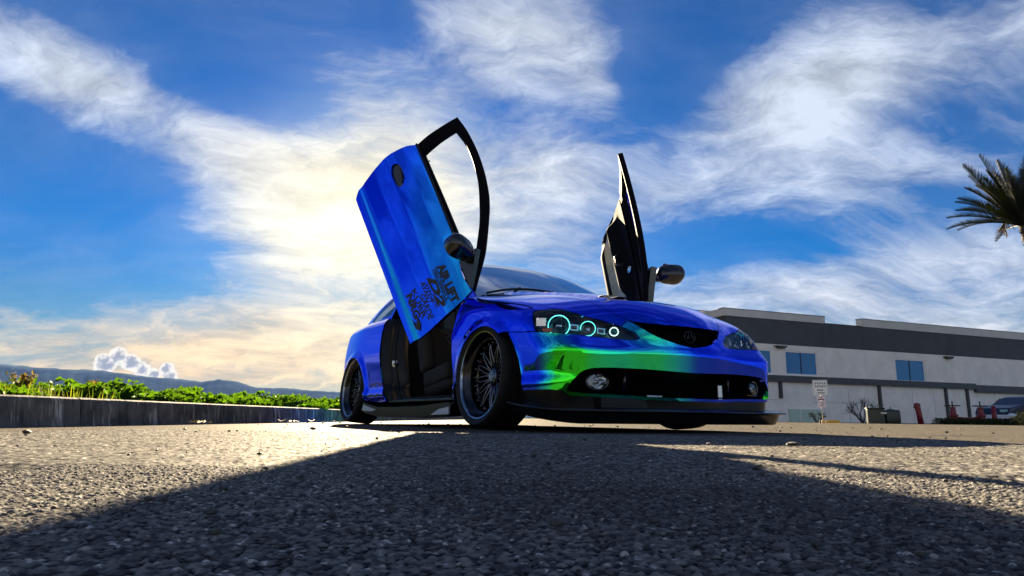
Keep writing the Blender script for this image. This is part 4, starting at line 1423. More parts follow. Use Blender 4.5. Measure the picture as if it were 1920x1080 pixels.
def make_door(sg):
    mir = sg > 0
    rev = -1 if mir else 1
    hnd = on_side([(-1.74, .635), (-1.72, .664), (-1.66, .678), (-1.58, .668), (-1.535, .632), (-1.545, .603), (-1.60, .589), (-1.68, .592), (-1.73, .610)], skin_side)
    hnd = spline(hnd, .01, True)
    door = panel('door', on_side(DSKIN, skin_side), SIDE, WRAP, CAR, field=skin_side, res=.022, thick=.022, holes=[hnd], mirror=mir, gap=.003)
    door.matrix_local = door_matrix((1.08553, -.01706, .48579, -.131, -.064, .299) if not mir else (rad(58.6), rad(5.6), rad(15.2), -.080, -.058, .330), sg)
    # recessed grip cup and pull handle
    panel('handle_cup', hnd, SIDE, BLACK, door, field=skin_side, res=.02, thick=.004, off=-.016, mirror=mir, gap=-.004)
    ph = on_side([(-1.71, .655), (-1.63, .668), (-1.56, .652), (-1.555, .632), (-1.63, .645), (-1.705, .634)], skin_side)
    panel('handle', spline(ph, .012, True), SIDE, BLACK, door, field=skin_side, res=.02, thick=.014, off=.006, mirror=mir)
    # window frame
    outl = FR_OUT[:-1] + spline(FR_TOP, .03) + [(-.60, .79), (-.75, .812), (-.93, .838), (-1.4, .846)]
    hole = [(-1.711, .868)] + [(-1.752, 1.0)] + spline(FR_IN_T, .03) + [(-.705, .880), (-.80, .872), (-.942, .862), (-1.3, .868)]
    GF = gfield(.012)
    fr = panel('window_frame', on_side(outl, GF), SIDE, FRAMEB, door, field=GF, res=.03, thick=.045, holes=[on_side(hole, GF)], mirror=mir, back=True, gap=.001)
    # belt moulding
    bm_ = on_side([(-1.79, .858), (-1.4, .853), (-.95, .846), (-.78, .835)], skin_side)
    MB().tube([(p[0], rev * (p[1] - .004), p[2]) for p in bm_], .010, 6).build('belt_moulding', SATIN, door, True)
    MB().tube([(-1.60, rev * -.79, .85), (-1.605, rev * -.79, .892)], .005, 6).build('lock_pin', SATIN, door, True)
    # inner shell and trim
    inner = [(-.43, .225), (-1.66, .21), (-1.75, .30), (-1.79, .45), (-1.81, .62), (-1.79, .76), (-1.76, .84), (-1.3, .842), (-.9, .835), (-.6, .79), (-.49, .785), (-.44, .64), (-.415, .45)]
    shell = panel('door_shell', on_side(inner, skin_side), SIDE, SHELLB, door, field=skin_side, res=.06, thick=.045, off=-.03, mirror=mir, back=True)

    def bow(P):
        x, z = P[:, 0], P[:, 2]
        arm = sstep(1 - np.abs(z - (.60 + .05 * (x + 1.1))) / .11) * sstep((x + 1.72) / .2) * sstep((-.62 - x) / .2)
        pk = sstep(1 - np.abs(z - .31) / .10) * sstep((x + 1.65) / .2) * sstep((-.55 - x) / .2)
        return -(.018 + .105 * arm + .05 * pk)
    panel('trim_panel', on_side([(-.50, .26), (-1.62, .24), (-1.70, .32), (-1.74, .47), (-1.76, .62), (-1.74, .76), (-1.71, .83), (-1.3, .835), (-.9, .825), (-.62, .775), (-.52, .77), (-.47, .62), (-.46, .45)], skin_side), SIDE, SHELLB, door, field=skin_side, res=.03, thick=.01, off=-.065, mirror=mir, back=True, bow=bow)

    def bow2(P):
        return bow(P) - .006
    panel('trim_insert', on_side(spline([(-.75, .36), (-1.2, .34), (-1.6, .36), (-1.66, .46), (-1.64, .56), (-1.2, .53), (-.8, .50), (-.70, .43)], .04, True), skin_side), SIDE, BEIGE, door, field=skin_side, res=.03, thick=.008, off=-.066, mirror=mir, back=True, bow=bow2)
    yy = rev * -.70
    MB().tube([(-.98, yy, .72), (-.96, yy + rev * .035, .70), (-1.02, yy + rev * .045, .65), (-1.12, yy + rev * .035, .64), (-1.14, yy, .66)], .011, 8).build('pull_handle', SATIN, door, True)
    mb = MB(); mb.lathe([(.032, 0), (.032, .006), (.026, .006), (.022, .001), (.001, .001)], 20, Matrix.Translation((-.90, rev * -.725, .73)) @ Matrix.Rotation(-rev * PI / 2, 4, 'X')); mb.build('release_bezel', CHROME, door, True, 40)
    mb = MB(); mb.lathe([(.085, 0), (.085, .012), (.07, .014), (.05, .004), (.001, .002)], 28, Matrix.Translation((-.64, rev * -.745, .36)) @ Matrix.Rotation(-rev * PI / 2, 4, 'X')); mb.build('speaker', SATIN, door, True, 40)
    # mirror on the sail
    mb = MB()
    sail = [(-.50, .800), (-.72, .965), (-.735, .88), (-.85, .845), (-.70, .805)]
    mb.prism(sail, rev * -.772, rev * -.825, 'xz')
    mb.tube([(-.69, rev * -.80, .875), (-.68, rev * -.86, .885), (-.68, rev * -.90, .895)], [.035, .03, .03], 8)
    mirr = mb.build('mirror', BLACK, door, True, 40)
    # rounded housing: superellipse rings along the outward axis
    V = []; Fc = []; nr, nc = 12, 24
    for i in range(nr + 1):
        f = i / nr
        yv = -.845 - .235 * f
        sc_ = (1 - abs(2 * f - 1) ** 3.2) ** (1 / 2.4) if 0 < f < 1 else .02
        for k in range(nc):
            a = 2 * PI * k / nc
            ca, sa = math.cos(a), math.sin(a)
            X = .072 * math.copysign(abs(ca) ** .7, ca) * sc_ * (1.0 if ca < 0 else 1.05)
            Z = .080 * math.copysign(abs(sa) ** .75, sa) * sc_ * (.82 + .25 * f)
            V.append((-.705 + X - .02 * f, rev * yv, .915 + Z + .012 * f))
    for i in range(nr):
        for k in range(nc):
            Fc.append((i * nc + k, i * nc + (k + 1) % nc, (i + 1) * nc + (k + 1) % nc, (i + 1) * nc + k))
    Fc.append(tuple(range(nc))); Fc.append(tuple(nr * nc + k for k in range(nc)))
    h = mesh_np('housing', V, Fc, BLACK, door, smooth=True)
    bmx = bmesh.new(); bmx.from_mesh(h.data); bmesh.ops.recalc_face_normals(bmx, faces=bmx.faces); bmx.to_mesh(h.data); bmx.free()
    h.data.polygons.foreach_set('use_smooth', np.ones(len(h.data.polygons), bool))
    h.name = 'mirror_housing'
    mb = MB(); mb.box((-.786, rev * -.97, .92), (.006, .14, .085), (0, 0, 0), .0028); mb.build('mirror_glass', CHROME, door)
    # lettering on the near door
    if not mir:
        for (txt, x0, x1, z0, hz, bold, shear) in DECALS:
            me = text_mesh(txt, bold, shear)
            v = np.empty(len(me.vertices) * 3, np.float32); me.vertices.foreach_get('co', v); v = v.reshape(-1, 3)
            lo, hi = v.min(0), v.max(0)
            X = x0 + (v[:, 0] - lo[0]) / (hi[0] - lo[0]) * (x1 - x0); Z = z0 + (v[:, 1] - lo[1]) / (hi[1] - lo[1]) * hz
            P = np.stack([X, -(Wz(Z) + Wx(X)) - .0016, Z], 1)
            me.vertices.foreach_set('co', P.astype(np.float32).ravel()); me.update()
            me.materials.append(DECAL); me.name = 'lettering'
            o = bpy.data.objects.new('lettering', me); link(o, door)
        mb = MB()
        for zz, xa, xb in ((.606, -.775, -.49), (.637, -.775, -.50)):
            mb.box(((xa + xb) / 2, -.8775 + (.0 if zz < .62 else .006), zz), (xb - xa, .0012, .004))
        mb.prism([(-.53, .345), (-.47, .352), (-.43, .325), (-.46, .300), (-.55, .296), (-.48, .310)], -.8655, -.8665, 'xz')
        mb.build('lettering_rule', DECAL, door)
    return door


make_door(-1)
make_door(1)

# ------------------------------------------------------------------ warehouse
BA, BD = rad(22), 40.0
BU = Vector((math.cos(BA), math.sin(BA), 0)); BNV = Vector((-math.sin(BA), math.cos(BA), 0))
WALL = pbr('grey_painted_concrete', (.80, .77, .72), .8, vary=.08, vscale=.8, bump=.004, bscale=8)
WALLD = pbr('charcoal_painted_concrete', (.060, .064, .075), .75, vary=.12, vscale=.7)
CAPM = pbr('light_parapet', (.55, .54, .52), .7, vary=.06, vscale=1)
BAND = pbr('dark_canopy_metal', (.045, .047, .055), .5, vary=.15, vscale=2)
FRAMEW = pbr('white_window_frame', (.75, .76, .76), .45)
PANE = pbr('blue_window_pane', (.012, .17, .42), .12, spec=.3)
PIPE = pbr('downpipe', (.025, .026, .03), .5)
PALEG = pbr('pale_green_storefront', (.42, .55, .46), .35)
BLD = bpy.data.objects.new('warehouse', None); link(BLD)
BLD.location = BNV * BD
BLD.rotation_euler = (0, 0, BA)
tag(BLD, 'long grey concrete warehouse with a charcoal upper band and blue windows', 'warehouse')
# local frame: x along the facade, y into the building, z up
U0, UJ, U1 = 33.4, [33.4, 42.92, 47.23, 57.45, 68.0, 79.0], 92.0


def bbox(name, mat, x0, x1, y0, y1, z0, z1, parent=None, bevel=0.0):
    mb = MB(); mb.box(((x0 + x1) / 2, (y0 + y1) / 2, (z0 + z1) / 2), (x1 - x0, y1 - y0, z1 - z0), None, bevel)
    return mb.build(name, mat, parent or BLD)


WINS = [(34.0, 37.55, 3.53, 5.40), (38.84, 42.10, 3.53, 5.40), (50.62, 54.15, 3.40, 5.30)]
js = UJ + [U1]
for a, b in zip(js[:-1], js[1:]):
    x0, x1 = a + .012, b - .012
    # panel with its windows cut out: strips round the openings
    wz = sorted([w for w in WINS if a <= w[0] and w[1] <= b])
    mb = MB()

    def strip(xa, xb, za, zb):
        if xb - xa > .01 and zb - za > .01: mb.box(((xa + xb) / 2, .15, (za + zb) / 2), (xb - xa, .3, zb - za))
    if wz:
        z0 = wz[0][2]; z1 = wz[0][3]
        strip(x0, x1, -.3, z0); strip(x0, x1, z1, 5.86)
        xs = [x0] + [v for w in wz for v in (w[0], w[1])] + [x1]
        for k in range(0, len(xs), 2): strip(xs[k], xs[k + 1], z0, z1)
    else:
        strip(x0, x1, -.3, 5.86)
    mb.build('wall_panel', WALL, BLD)
    bbox('upper_panel', WALLD, x0, x1, .0, .3, 5.865, 7.74)
for (x0, x1, z0, z1) in WINS:
    mb = MB(); t = .11
    mb.box(((x0 + x1) / 2, .09, z0 + t / 2), (x1 - x0, .10, t)); mb.box(((x0 + x1) / 2, .09, z1 - t / 2), (x1 - x0, .10, t))
    for x in (x0 + t / 2, x1 - t / 2): mb.box((x, .09, (z0 + z1) / 2), (t, .10, z1 - z0 - 2 * t))
    win = mb.build('window', FRAMEW, BLD)
    bbox('mullion', PIPE, (x0 + x1) / 2 - .03, (x0 + x1) / 2 + .03, .06, .13, z0 + t, z1 - t, win)
    bbox('pane', PANE, x0 + t, (x0 + x1) / 2 - .03, .10, .12, z0 + t, z1 - t, win)
    bbox('pane', PANE, (x0 + x1) / 2 + .03, x1 - t, .10, .12, z0 + t, z1 - t, win)
# parapets: raised light caps with a step between
bbox('parapet', CAPM, 33.2, 43.15, -.06, .5, 7.75, 8.30)
bbox('parapet', CAPM, 47.15, U1 + .2, -.06, .5, 7.75, 8.38)
bbox('parapet_cap', PIPE, 43.16, 47.14, -.03, .33, 7.745, 7.80)
bbox('parapet_cap', PIPE, 33.15, 43.17, -.09, .53, 8.302, 8.34)
bbox('parapet_cap', PIPE, 47.13, U1, -.09, .53, 8.382, 8.42)
# left return wall and the block further back
bbox('wall_panel', WALL, 33.4, 33.7, .31, 34, -.3, 5.86)
bbox('upper_panel', WALLD, 33.4, 33.7, .31, 34, 5.865, 7.74)
bbox('parapet', CAPM, 33.2, 33.75, .51, 3.4, 7.75, 8.30)
bbox('parapet', CAPM, 32.3, 34.6, 3.5, 6.5, 7.2, 8.62)
bbox('parapet_cap', PIPE, 32.25, 34.65, 3.45, 6.55, 8.622, 8.67)
bbox('roof', WALLD, 33.8, U1, .6, 34, 7.2, 7.4)
bbox('roof_unit', CAPM, 52.0, 55.2, 2.2, 4.0, 8.1, 8.62, None, .1)
bbox('canopy_band', BAND, 33.4, 60, -.28, -.005, 2.98, 3.46)
bbox('canopy_band', BAND, 60.02, U1, -.28, -.005, 2.72, 3.36)
bbox('reveal', PIPE, 33.5, U1, -.012, -.001, 5.83, 5.86)
for u, z0, z1 in ((38.13, 1.75, 2.97), (48.45, .05, 2.97), (56.30, .05, 2.97), (59.0, .05, 2.97)):
    bbox('downpipe', PIPE, u - .13, u + .13, -.16, -.012, z0, z1)
for u in (38.35, 57.05, 74.0):
    mb = MB(); mb.prism([(u - .55, 5.72), (u + .55, 5.72), (u + .22, 5.50), (u - .22, 5.50)], -.32, -.012, 'xz'); mb.build('wall_lamp', PIPE, BLD)
# storefront low on the left with a shrub in front
sf = bbox('storefront', PALEG, 38.85, 42.1, -.10, -.012, -.05, .93)
bbox('storefront_frame', FRAMEW, 38.80, 42.15, -.13, -.012, .932, 1.0, sf)
for u in (39.9, 41.0): bbox('storefront_mullion', FRAMEW, u - .03, u + .03, -.125, -.101, -.05, .93, sf)
for u in (34.9, 36.3, 45.1, 52.3, 54.9, 62.7, 65.4, 70.7):
    bbox('panel_groove', PIPE, u - .010, u + .010, -.004, -.0005, .0, 2.7)
for u, za, zb in ((44.0, 1.5, 1.515), (37.0, 1.62, 1.635)):
    bbox('panel_groove', PIPE, u - 2.6, u + 1.0, -.004, -.0005, za, zb)


# ------------------------------------------------------------------ things standing before the warehouse
def bare_branches(mb, p, d, l, r, depth, spread=.5):
    q = p + d * l
    mid = p.lerp(q, .5) + Vector((random.gauss(0, .03), random.gauss(0, .03), random.gauss(0, .02))) * l
    mb.tube([p, mid, q], [r, r * .85, r * .65], 5, False)
    if depth == 0: return
    for k in range(random.choice((2, 3, 3))):
        nd = (d + Vector((random.gauss(0, spread), random.gauss(0, spread), random.gauss(.12, spread * .6)))).normalized()
        bare_branches(mb, p.lerp(q, .55 + .45 * random.random()), nd, l * (.6 + .25 * random.random()), r * .6, depth - 1, spread)


BARK = pbr('dark_twigs', (.05, .042, .04), .85)
TWIGG = pbr('dark_green_twigs', (.02, .035, .02), .8)


def bare_bush(loc, h, n, label, mat=BARK, name='bare_bush', sp=.42, r=.03):
    root = empty(name, loc); tag(root, label, 'bush')
    mb = MB()
    for i in range(n):
        a = 2 * PI * i / n + random.random() * .5
        d = Vector((math.cos(a) * (.5 + .5 * random.random()), math.sin(a) * .4, .9)).normalized()
        bare_branches(mb, Vector((math.cos(a) * .06, math.sin(a) * .06, -.03)), d, h * .42, r, 3, sp)
    mb.build('branches', mat, root)


random.seed(21)
bare_bush((19.4, 37.6, 0), 1.55, 10, 'leafless grey bush with fanned branches in front of the warehouse wall')
bare_bush((16.4, 36.5, 0), .75, 8, 'small dark spindly bush before the pale green storefront', TWIGG, 'dark_bush', .5, .024)

SIGNW = pbr('sign_face', (.72, .76, .76), .4)
SIGNG = pbr('sign_print_grey', (.16, .22, .26), .5)
SIGNK = pbr('sign_print_black', (.02, .03, .03), .5)
SIGNR = pbr('sign_print_maroon', (.20, .03, .06), .5)
PINKW = pbr('sign_face_pinkish', (.72, .62, .64), .4)
GALV = pbr('galvanised_post', (.55, .57, .58), .5)
sg_ = empty('sign_post', (14.60, 32, 0), rad(-24)); tag(sg_, 'thin post carrying one square white sign above two small ones, with a yellow base', 'sign')
MB().tube([(0, 0, -.05), (0, 0, 1.98)], .028, 10).build('post', GALV, sg_, True)
mb = MB(); mb.box((0, -.045, 1.63), (.64, .02, .72), None, .004); sf1 = mb.build('sign_panel', SIGNW, sg_)
mb = MB()
mb.box((0, -.057, 1.965), (.60, .004, .012)); mb.box((0, -.057, 1.285), (.60, .004, .012)); mb.box((-.295, -.057, 1.625), (.012, .004, .66)); mb.box((.295, -.057, 1.625), (.012, .004, .66))
for i in range(5):
    mb.box((-.2 + .1 * i, -.057, 1.83), (.05, .004, .10), (0, .5 * (-1) ** i, 0)); mb.box((-.19 + .1 * i, -.057, 1.69), (.055, .004, .10), (0, -.6 * (-1) ** i, 0))
mb.build('print', SIGNG, sf1)
mb = MB(); mb.box((-.02, -.057, 1.515), (.26, .004, .045)); mb.box((.02, -.057, 1.385), (.32, .004, .035)); mb.build('print', SIGNK, sf1)
mb = MB(); mb.box((0, -.045, 1.13), (.34, .02, .22), None, .004); s2_ = mb.build('sign_panel', PINKW, sg_)
mb = MB(); mb.box((0, -.057, 1.08), (.25, .004, .045)); mb.box((0, -.057, 1.175), (.12, .004, .03)); mb.build('print', SIGNR, s2_)
mb = MB(); mb.box((.02, -.045, .855), (.34, .02, .28), None, .004); s3_ = mb.build('sign_panel', PINKW, sg_)
mb = MB(); mb.tube([(-.05, -.057, .93), (.08, -.057, .93), (.09, -.057, .87), (.0, -.057, .85), (.09, -.057, .80), (-.04, -.057, .78)], .012, 6); mb.build('print', SIGNR, s3_)
YEL = pbr('yellow_paint', (.80, .42, .02), .5, vary=.12, vscale=6)
mb = MB(); mb.prism([(-.30, 0), (-.28, .10), (-.10, .14), (.14, .14), (.28, .10), (.32, 0)], -.16, .16, 'xz'); mb.box((-.40 + .0, .0, .06), (.14, .2, .14), None, .03)
wstop = mb.build('base_guard', YEL, None)
wstop.location = (15.02, 31.9, 0); wstop.rotation_euler = (0, 0, rad(-24))
wstop.name = 'wheel_stop'
tag(wstop, 'small rounded yellow guard on the ground beside the sign post', 'wheel stop')

GREENBOX = pbr('dark_green_steel', (.012, .025, .02), .35, vary=.2, vscale=4)
tb = empty('transformer_box', (17.45, 32, 0), rad(-22)); tag(tb, 'dark green steel utility box with a domed lid, standing before the warehouse', 'utility box')
mb = MB(); mb.box((-.32, 0, .33), (.72, .7, .70), None, .04); mb.build('cabinet', GREENBOX, tb)
mb = MB(); mb.box((.38, .03, .31), (.62, .7, .64), None, .10, 4); mb.build('cabinet', GREENBOX, tb, True, 40)
mb = MB(); mb.box((-.32, -.02, .695), (.80, .78, .05), None, .02); mb.build('lid', GREENBOX, tb)
mb = MB(); mb.lathe([(.16, 0), (.15, .03), (.02, .04), (.015, .14), (.001, .15)], 16, Matrix.Translation((.33, 0, .63))); mb.build('cap', GREENBOX, tb, True, 40)
mb = MB(); mb.box((.0, -.365, .48), (.25, .02, .08), None, .01); mb.build('handle', GALV, tb)
mb = MB(); mb.tube([(-.56, -.1, .70), (-.56, -.1, .80)], .02, 6); mb.tube([(-.66, -.2, .68), (-.66, -.2, .72)], .03, 6); mb.build('fitting', GALV, tb)

RED = pbr('fire_red_paint', (.17, .006, .012), .4, vary=.2, vscale=8)
bo = empty('red_standpipe', (19.10, 32, 0)); tag(bo, 'lone leaning red standpipe with a side outlet, right of the dark green box', 'standpipe')
MB().tube([(.10, 0, -.05), (.05, 0, .40), (0, 0, .80), (-.01, 0, .90)], [.13, .12, .13, .12], 14).build('pipe', RED, bo, True)
MB().tube([(0, 0, .80), (-.17, -.05, .79)], .075, 12).build('outlet', RED, bo, True)
mb = MB(); mb.lathe([(.14, 0), (.14, .05), (.10, .09), (.001, .10)], 16, Matrix.Translation((-.01, 0, .87))); mb.build('cap', RED, bo, True, 40)


def backflow(loc, label, h=.80):
    r = empty('fire_valve', loc); tag(r, label, 'fire valve', 'red fire valves by the kerb')
    mb = MB(); mb.lathe([(.20, -.05), (.20, .08), (.15, .12), (.15, .34), (.20, .38), (.20, .44), (.13, .48), (.11, h - .06), (.13, h - .04), (.13, h), (.001, h)], 18); mb.build('body', RED, r, True, 40)
    mb = MB(); ring = [(.30 * math.cos(a), .30 * math.sin(a), h + .06) for a in np.linspace(0, 2 * PI, 25)]; mb.tube(ring, .028, 6, False)
    for a in (0, PI / 2): mb.tube([(-.3 * math.cos(a), -.3 * math.sin(a), h + .06), (.3 * math.cos(a), .3 * math.sin(a), h + .06)], .018, 6)
    mb.build('handwheel', PIPE, r, True)
    MB().tube([(0, 0, h - .02), (0, 0, h + .28)], .03, 8).build('stem', PIPE, r, True)
    return r


backflow((20.75, 32, 0), 'red fire valve with black handwheel, left of the pair')
backflow((22.05, 32, 0), 'red fire valve with black handwheel, right of the pair, next to the bollard')
mb = MB(); mb.tube([(20.95, 32, .26), (21.4, 32.02, .22), (21.86, 32, .26)], [.09, .11, .09], 12); xp = mb.build('fire_pipe', RED, None, True)
tag(xp, 'low red pipe running between the two red fire valves', 'pipe')
rp_ = empty('red_bollard', (22.45, 31.7, 0)); tag(rp_, 'short red bollard standing in front of the dark parked car', 'bollard')
MB().tube([(0, 0, -.05), (0, 0, .80)], .10, 14).build('post', RED, rp_, True)
mb = MB(); mb.lathe([(.10, .80), (.09, .84), (.04, .87), (.001, .88)], 14); mb.build('cap', RED, rp_, True)

# parked car at the right edge: dark saloon seen side on
PCB = pbr('dark_blue_car_paint', (.008, .014, .045), .3, spec=.35)
PCS = pbr('silver_bumper', (.55, .57, .62), .35, .2)
PCG = pbr('dark_car_glass', (.006, .010, .018), .25, spec=.2)
pc = empty('parked_car', (27.2, 36.5, .0), rad(22)); tag(pc, 'dark blue parked car with pale lower body, half hidden by dry bushes', 'car')
prof = [(-2.2, .35), (-2.25, .62), (-2.1, .86), (-1.3, 1.0), (-.9, 1.05), (-.2, 1.44), (.3, 1.52), (1.3, 1.50), (1.9, 1.28), (2.2, 1.05), (2.25, .6), (2.2, .35)]
V = []; Fc = []
for (x, z) in prof:
    wy = .86 if z < 1.05 else .86 - .24 * (z - 1.05) / .45
    V += [(x, -wy, z), (x, wy, z)]
n = len(prof)
for i in range(n - 1): Fc.append((2 * i, 2 * i + 1, 2 * i + 3, 2 * i + 2))
Fc.append(tuple(2 * i for i in range(n))); Fc.append(tuple(2 * i + 1 for i in range(n - 1, -1, -1))); Fc.append((0, 2 * n - 2, 2 * n - 1, 1))
me_ = mesh_np('body', V, Fc, PCB, pc)
bv = me_.modifiers.new('round', 'BEVEL'); bv.width = .06; bv.segments = 3; bv.limit_method = 'ANGLE'
mb = MB(); mb.box((-.05, 0, .42), (4.36, 1.78, .34), None, .06, 3); mb.build('lower_body', PCS, pc, True, 40)
mb = MB(); mb.prism([(-.78, 1.08), (-.18, 1.40), (.45, 1.46), (.45, 1.08)], -.80, .80, 'xz'); mb.prism([(.52, 1.08), (.52, 1.46), (1.2, 1.44), (1.7, 1.22), (1.7, 1.08)], -.80, .80, 'xz')
gl_ = mb.build('side_windows', PCG, pc)
gl_.scale = (1, 1.03, 1)
mb = MB(); mb.box((-2.20, -.62, .70), (.10, .36, .14), (0, 0, .2), .03); mb.build('headlight', pbr('lamp_cyan', (.2, .45, .5), .15), pc)
for x in (-1.4, 1.35):
    for y in (-.80, .80):
        mtx = Matrix.Translation((x, y, .33)) @ Matrix.Rotation(PI / 2, 4, 'X')
        mb = MB(); mb.lathe([(.20, -.11), (.31, -.10), (.33, -.06), (.33, .06), (.31, .10), (.20, .11), (.20, -.11)], 28, mtx); wh = mb.build('wheel', RUBBER, pc, True, 40)
        mb = MB(); mb.lathe([(.20, -.09), (.06, -.07), (.001, -.07)], 20, mtx); mb.lathe([(.20, .09), (.06, .07), (.001, .07)], 20, mtx); mb.build('rim', SILVER, wh, True)

# dry bush and low plants at the right edge
DRYL = leafy('dry_bush_leaf', (.22, .17, .05), (.45, .38, .14), .4)
random.seed(5)


def leaf_bush(loc, r, h, n, size, mat, label, name='bush', twig=BARK, group=None):
    root = empty(name, loc); tag(root, label, 'bush', group)
    mb = MB()
    for i in range(7):
        a = random.random() * 2 * PI
        mb.tube([(0, 0, -.05), (math.cos(a) * r * .4, math.sin(a) * r * .4, h * .45), (math.cos(a) * r * .8, math.sin(a) * r * .8, h * (.6 + .3 * random.random()))], [.02, .012, .005], 5, False)
    mb.build('stems', twig, root)
    u = RNG.normal(size=(n, 3)); u /= np.linalg.norm(u, axis=1, keepdims=True); u[:, 2] = np.abs(u[:, 2])
    P = u * (RNG.random((n, 1)) ** .45) * [r, r, h] * (.75 + .4 * RNG.random((n, 1)))
    V, F, t = leaves(P, np.full((n, 1), size), RNG.random(n), aspect=2.2)
    mesh_np('leaves', V, F, mat, root, attr={'tone': t})


leaf_bush((23.55, 31.2, 0), .75, .62, 900, .055, DRYL, 'tan dry bush at the right edge in front of the dark parked car', 'dry_bush')
leaf_bush((24.5, 30.6, 0), .7, .5, 700, .05, DRYL, 'paler dry bush cut by the right edge of the photo', 'dry_bush')
LOWG = leafy('low_dark_leaf', (.012, .022, .01), (.05, .07, .02), .3)
xs_ = []
V_, F_, t_ = [], [], []
n_ = 2600
P = np.stack([20.0 + 3.6 * RNG.random(n_), 31.0 + 1.6 * RNG.random(n_), .02 + .26 * RNG.random(n_) ** 1.5], 1)
V, F, t = leaves(P, np.full((n_, 1), .06), RNG.random(n_))
tag(mesh_np('low_plants', V, F, LOWG, attr={'tone': t}), 'strip of low dark green plants under the red fire valves', 'low plants', kind='stuff')

# ------------------------------------------------------------------ palm at the right edge
PALMG = leafy('palm_leaf', (.005, .008, .003), (.016, .022, .007), .10)
TRUNK = pbr('palm_trunk_bark', (.055, .04, .035), .9, vary=.5, vscale=6, bump=.04, bscale=9)
palm = empty('palm_tree', (36.9, 45, 0)); tag(palm, 'tall palm with dark feathery fronds leaning into the right edge of the picture', 'palm tree')
PH = 13.6
tp = []
mb = MB()
n = 46
pts, rr = [], []
for i in range(n + 1):
    f = i / n
    pts.append(Vector((-1.35 * f ** 1.3, 0, -.3 + (PH + .3) * f))); rr.append((.33 - .10 * f) * (1 + (.07 if i % 2 else -.05)) * (1.25 if f > .93 else 1))
mb.tube(pts, rr, 14); trunk = mb.build('trunk', TRUNK, palm)
mb = MB()
for i in range(70):
    f = .55 + .43 * random.random(); a = random.random() * 2 * PI
    k = f * n; p = pts[int(k)]
    mb.tube([p + Vector((math.cos(a) * .2, math.sin(a) * .2, 0)), p + Vector((math.cos(a) * .45, math.sin(a) * .45, .22))], [.05, .015], 5)
mb.build('leaf_stubs', TRUNK, palm)
head = pts[-1]


def frond(az, el0, L, droop, seed):
    rnd = random.Random(seed)
    mb = MB()
    d = Vector((math.cos(az), math.sin(az), 0))
    P = []
    N_ = 14
    for i in range(N_ + 1):
        f = i / N_
        P.append(head + d * (L * (f * math.cos(el0) + .02)) + Vector((0, 0, L * (f * math.sin(el0) - droop * f ** 2.2))))
    mb.tube(P, [.055 * (1 - .85 * i / N_) for i in range(N_ + 1)], 5, False)
    side0 = d.cross(Vector((0, 0, 1)))
    for q in range(58):
        f = .12 + .88 * q / 58
        k = min(N_ - 1, int(f * N_)); g = f * N_ - k
        c = P[k].lerp(P[k + 1], g); tdir = (P[k + 1] - P[k]).normalized()
        up = side0.cross(tdir).normalized()
        for s_ in (-1, 1):
            ll = L * .19 * math.sin(PI * min(1, .16 + .80 * f)) ** .8 * (.8 + .4 * rnd.random())
            w = .030
            dv = (tdir * (.75 + .5 * f) + side0 * s_ * .75 + up * (.55 + .25 * rnd.random())).normalized()
            tip = c + dv * ll + Vector((0, 0, -.12 * ll))
            wv = tdir * w
            mid = c.lerp(tip, .5) + up * .02
            a = [mb.bm.verts.new(x) for x in (c - wv, c + wv, mid + wv * .9, mid - wv * .9)]
            mb.bm.faces.new(a)
            t2 = mb.bm.verts.new(tip); mb.bm.faces.new((a[3], a[2], t2))
    o = mb.build('frond', PALMG, palm)
    a = o.data.attributes.new('tone', 'FLOAT', 'POINT'); a.data.foreach_set('value', np.random.default_rng(seed).random(len(o.data.vertices)).astype(np.float32))


random.seed(9)
for i in range(46):
    az_ = i * 2.39996 + .2 * random.random()
    lvl = i / 45
    frond(az_, rad(78 - 62 * lvl + random.uniform(-5, 5)), 5.5 * (.85 + .2 * random.random()), .10 + .20 * lvl, i)
# three long fronds that reach into view on the left
for i, (a, e, l, dr) in enumerate(((PI + .15, 46, 6.0, .05), (PI - .25, 58, 6.0, .05), (PI + .3, 36, 5.6, .04), (PI - .1, 68, 6.0, .05))):
    frond(a, rad(e), l, dr, 100 + i)
mb = MB()
for i in range(26):
    a = PI + random.uniform(-.6, .6)
    p0 = head + Vector((math.cos(a) * 1.4, math.sin(a) * .6, .15))
    mb.tube([p0, p0 + Vector((random.uniform(-.5, .2), random.uniform(-.3, .3), -.5 - .5 * random.random()))], .022, 5)
mb.build('fruit_stalks', TRUNK, palm)

# ------------------------------------------------------------------ trees behind the viewer, seen only mirrored in the bumper
TREEL = leafy('far_tree_leaf', (.02, .05, .012), (.05, .10, .02), .3)
n_ = 5200
A_ = RNG.uniform(-130, 60, n_); lump = np.abs(np.sin(A_ * .11)) * .5 + np.abs(np.sin(A_ * .037 + 1)) * .5
P = np.stack([A_, -70 + RNG.normal(size=n_) * 4, RNG.random(n_) ** .8 * (1.2 + 3.2 * lump)], 1)
V, F, t = leaves(P, np.full((n_, 1), .7), RNG.random(n_))
tag(mesh_np('tree_belt', V, F, TREEL, attr={'tone': t}), 'belt of trees mirrored in the front bumper of the blue coupe', 'tree belt', kind='stuff')
LAWN = pbr('lawn', (.06, .14, .02), .9, spec=0.0, vary=.3, vscale=1)
tag(sheet('lawn', -140, 70, -66, -41, -.002, LAWN), kind='structure')

# ------------------------------------------------------------------ loose stones on the asphalt
STONE = pbr('dark_pebble', (.05, .048, .046), .7, vary=.5, vscale=60, bump=.002, bscale=160)
STONEL = pbr('pale_pebble', (.36, .33, .28), .75, vary=.3, vscale=60, bump=.002, bscale=160)


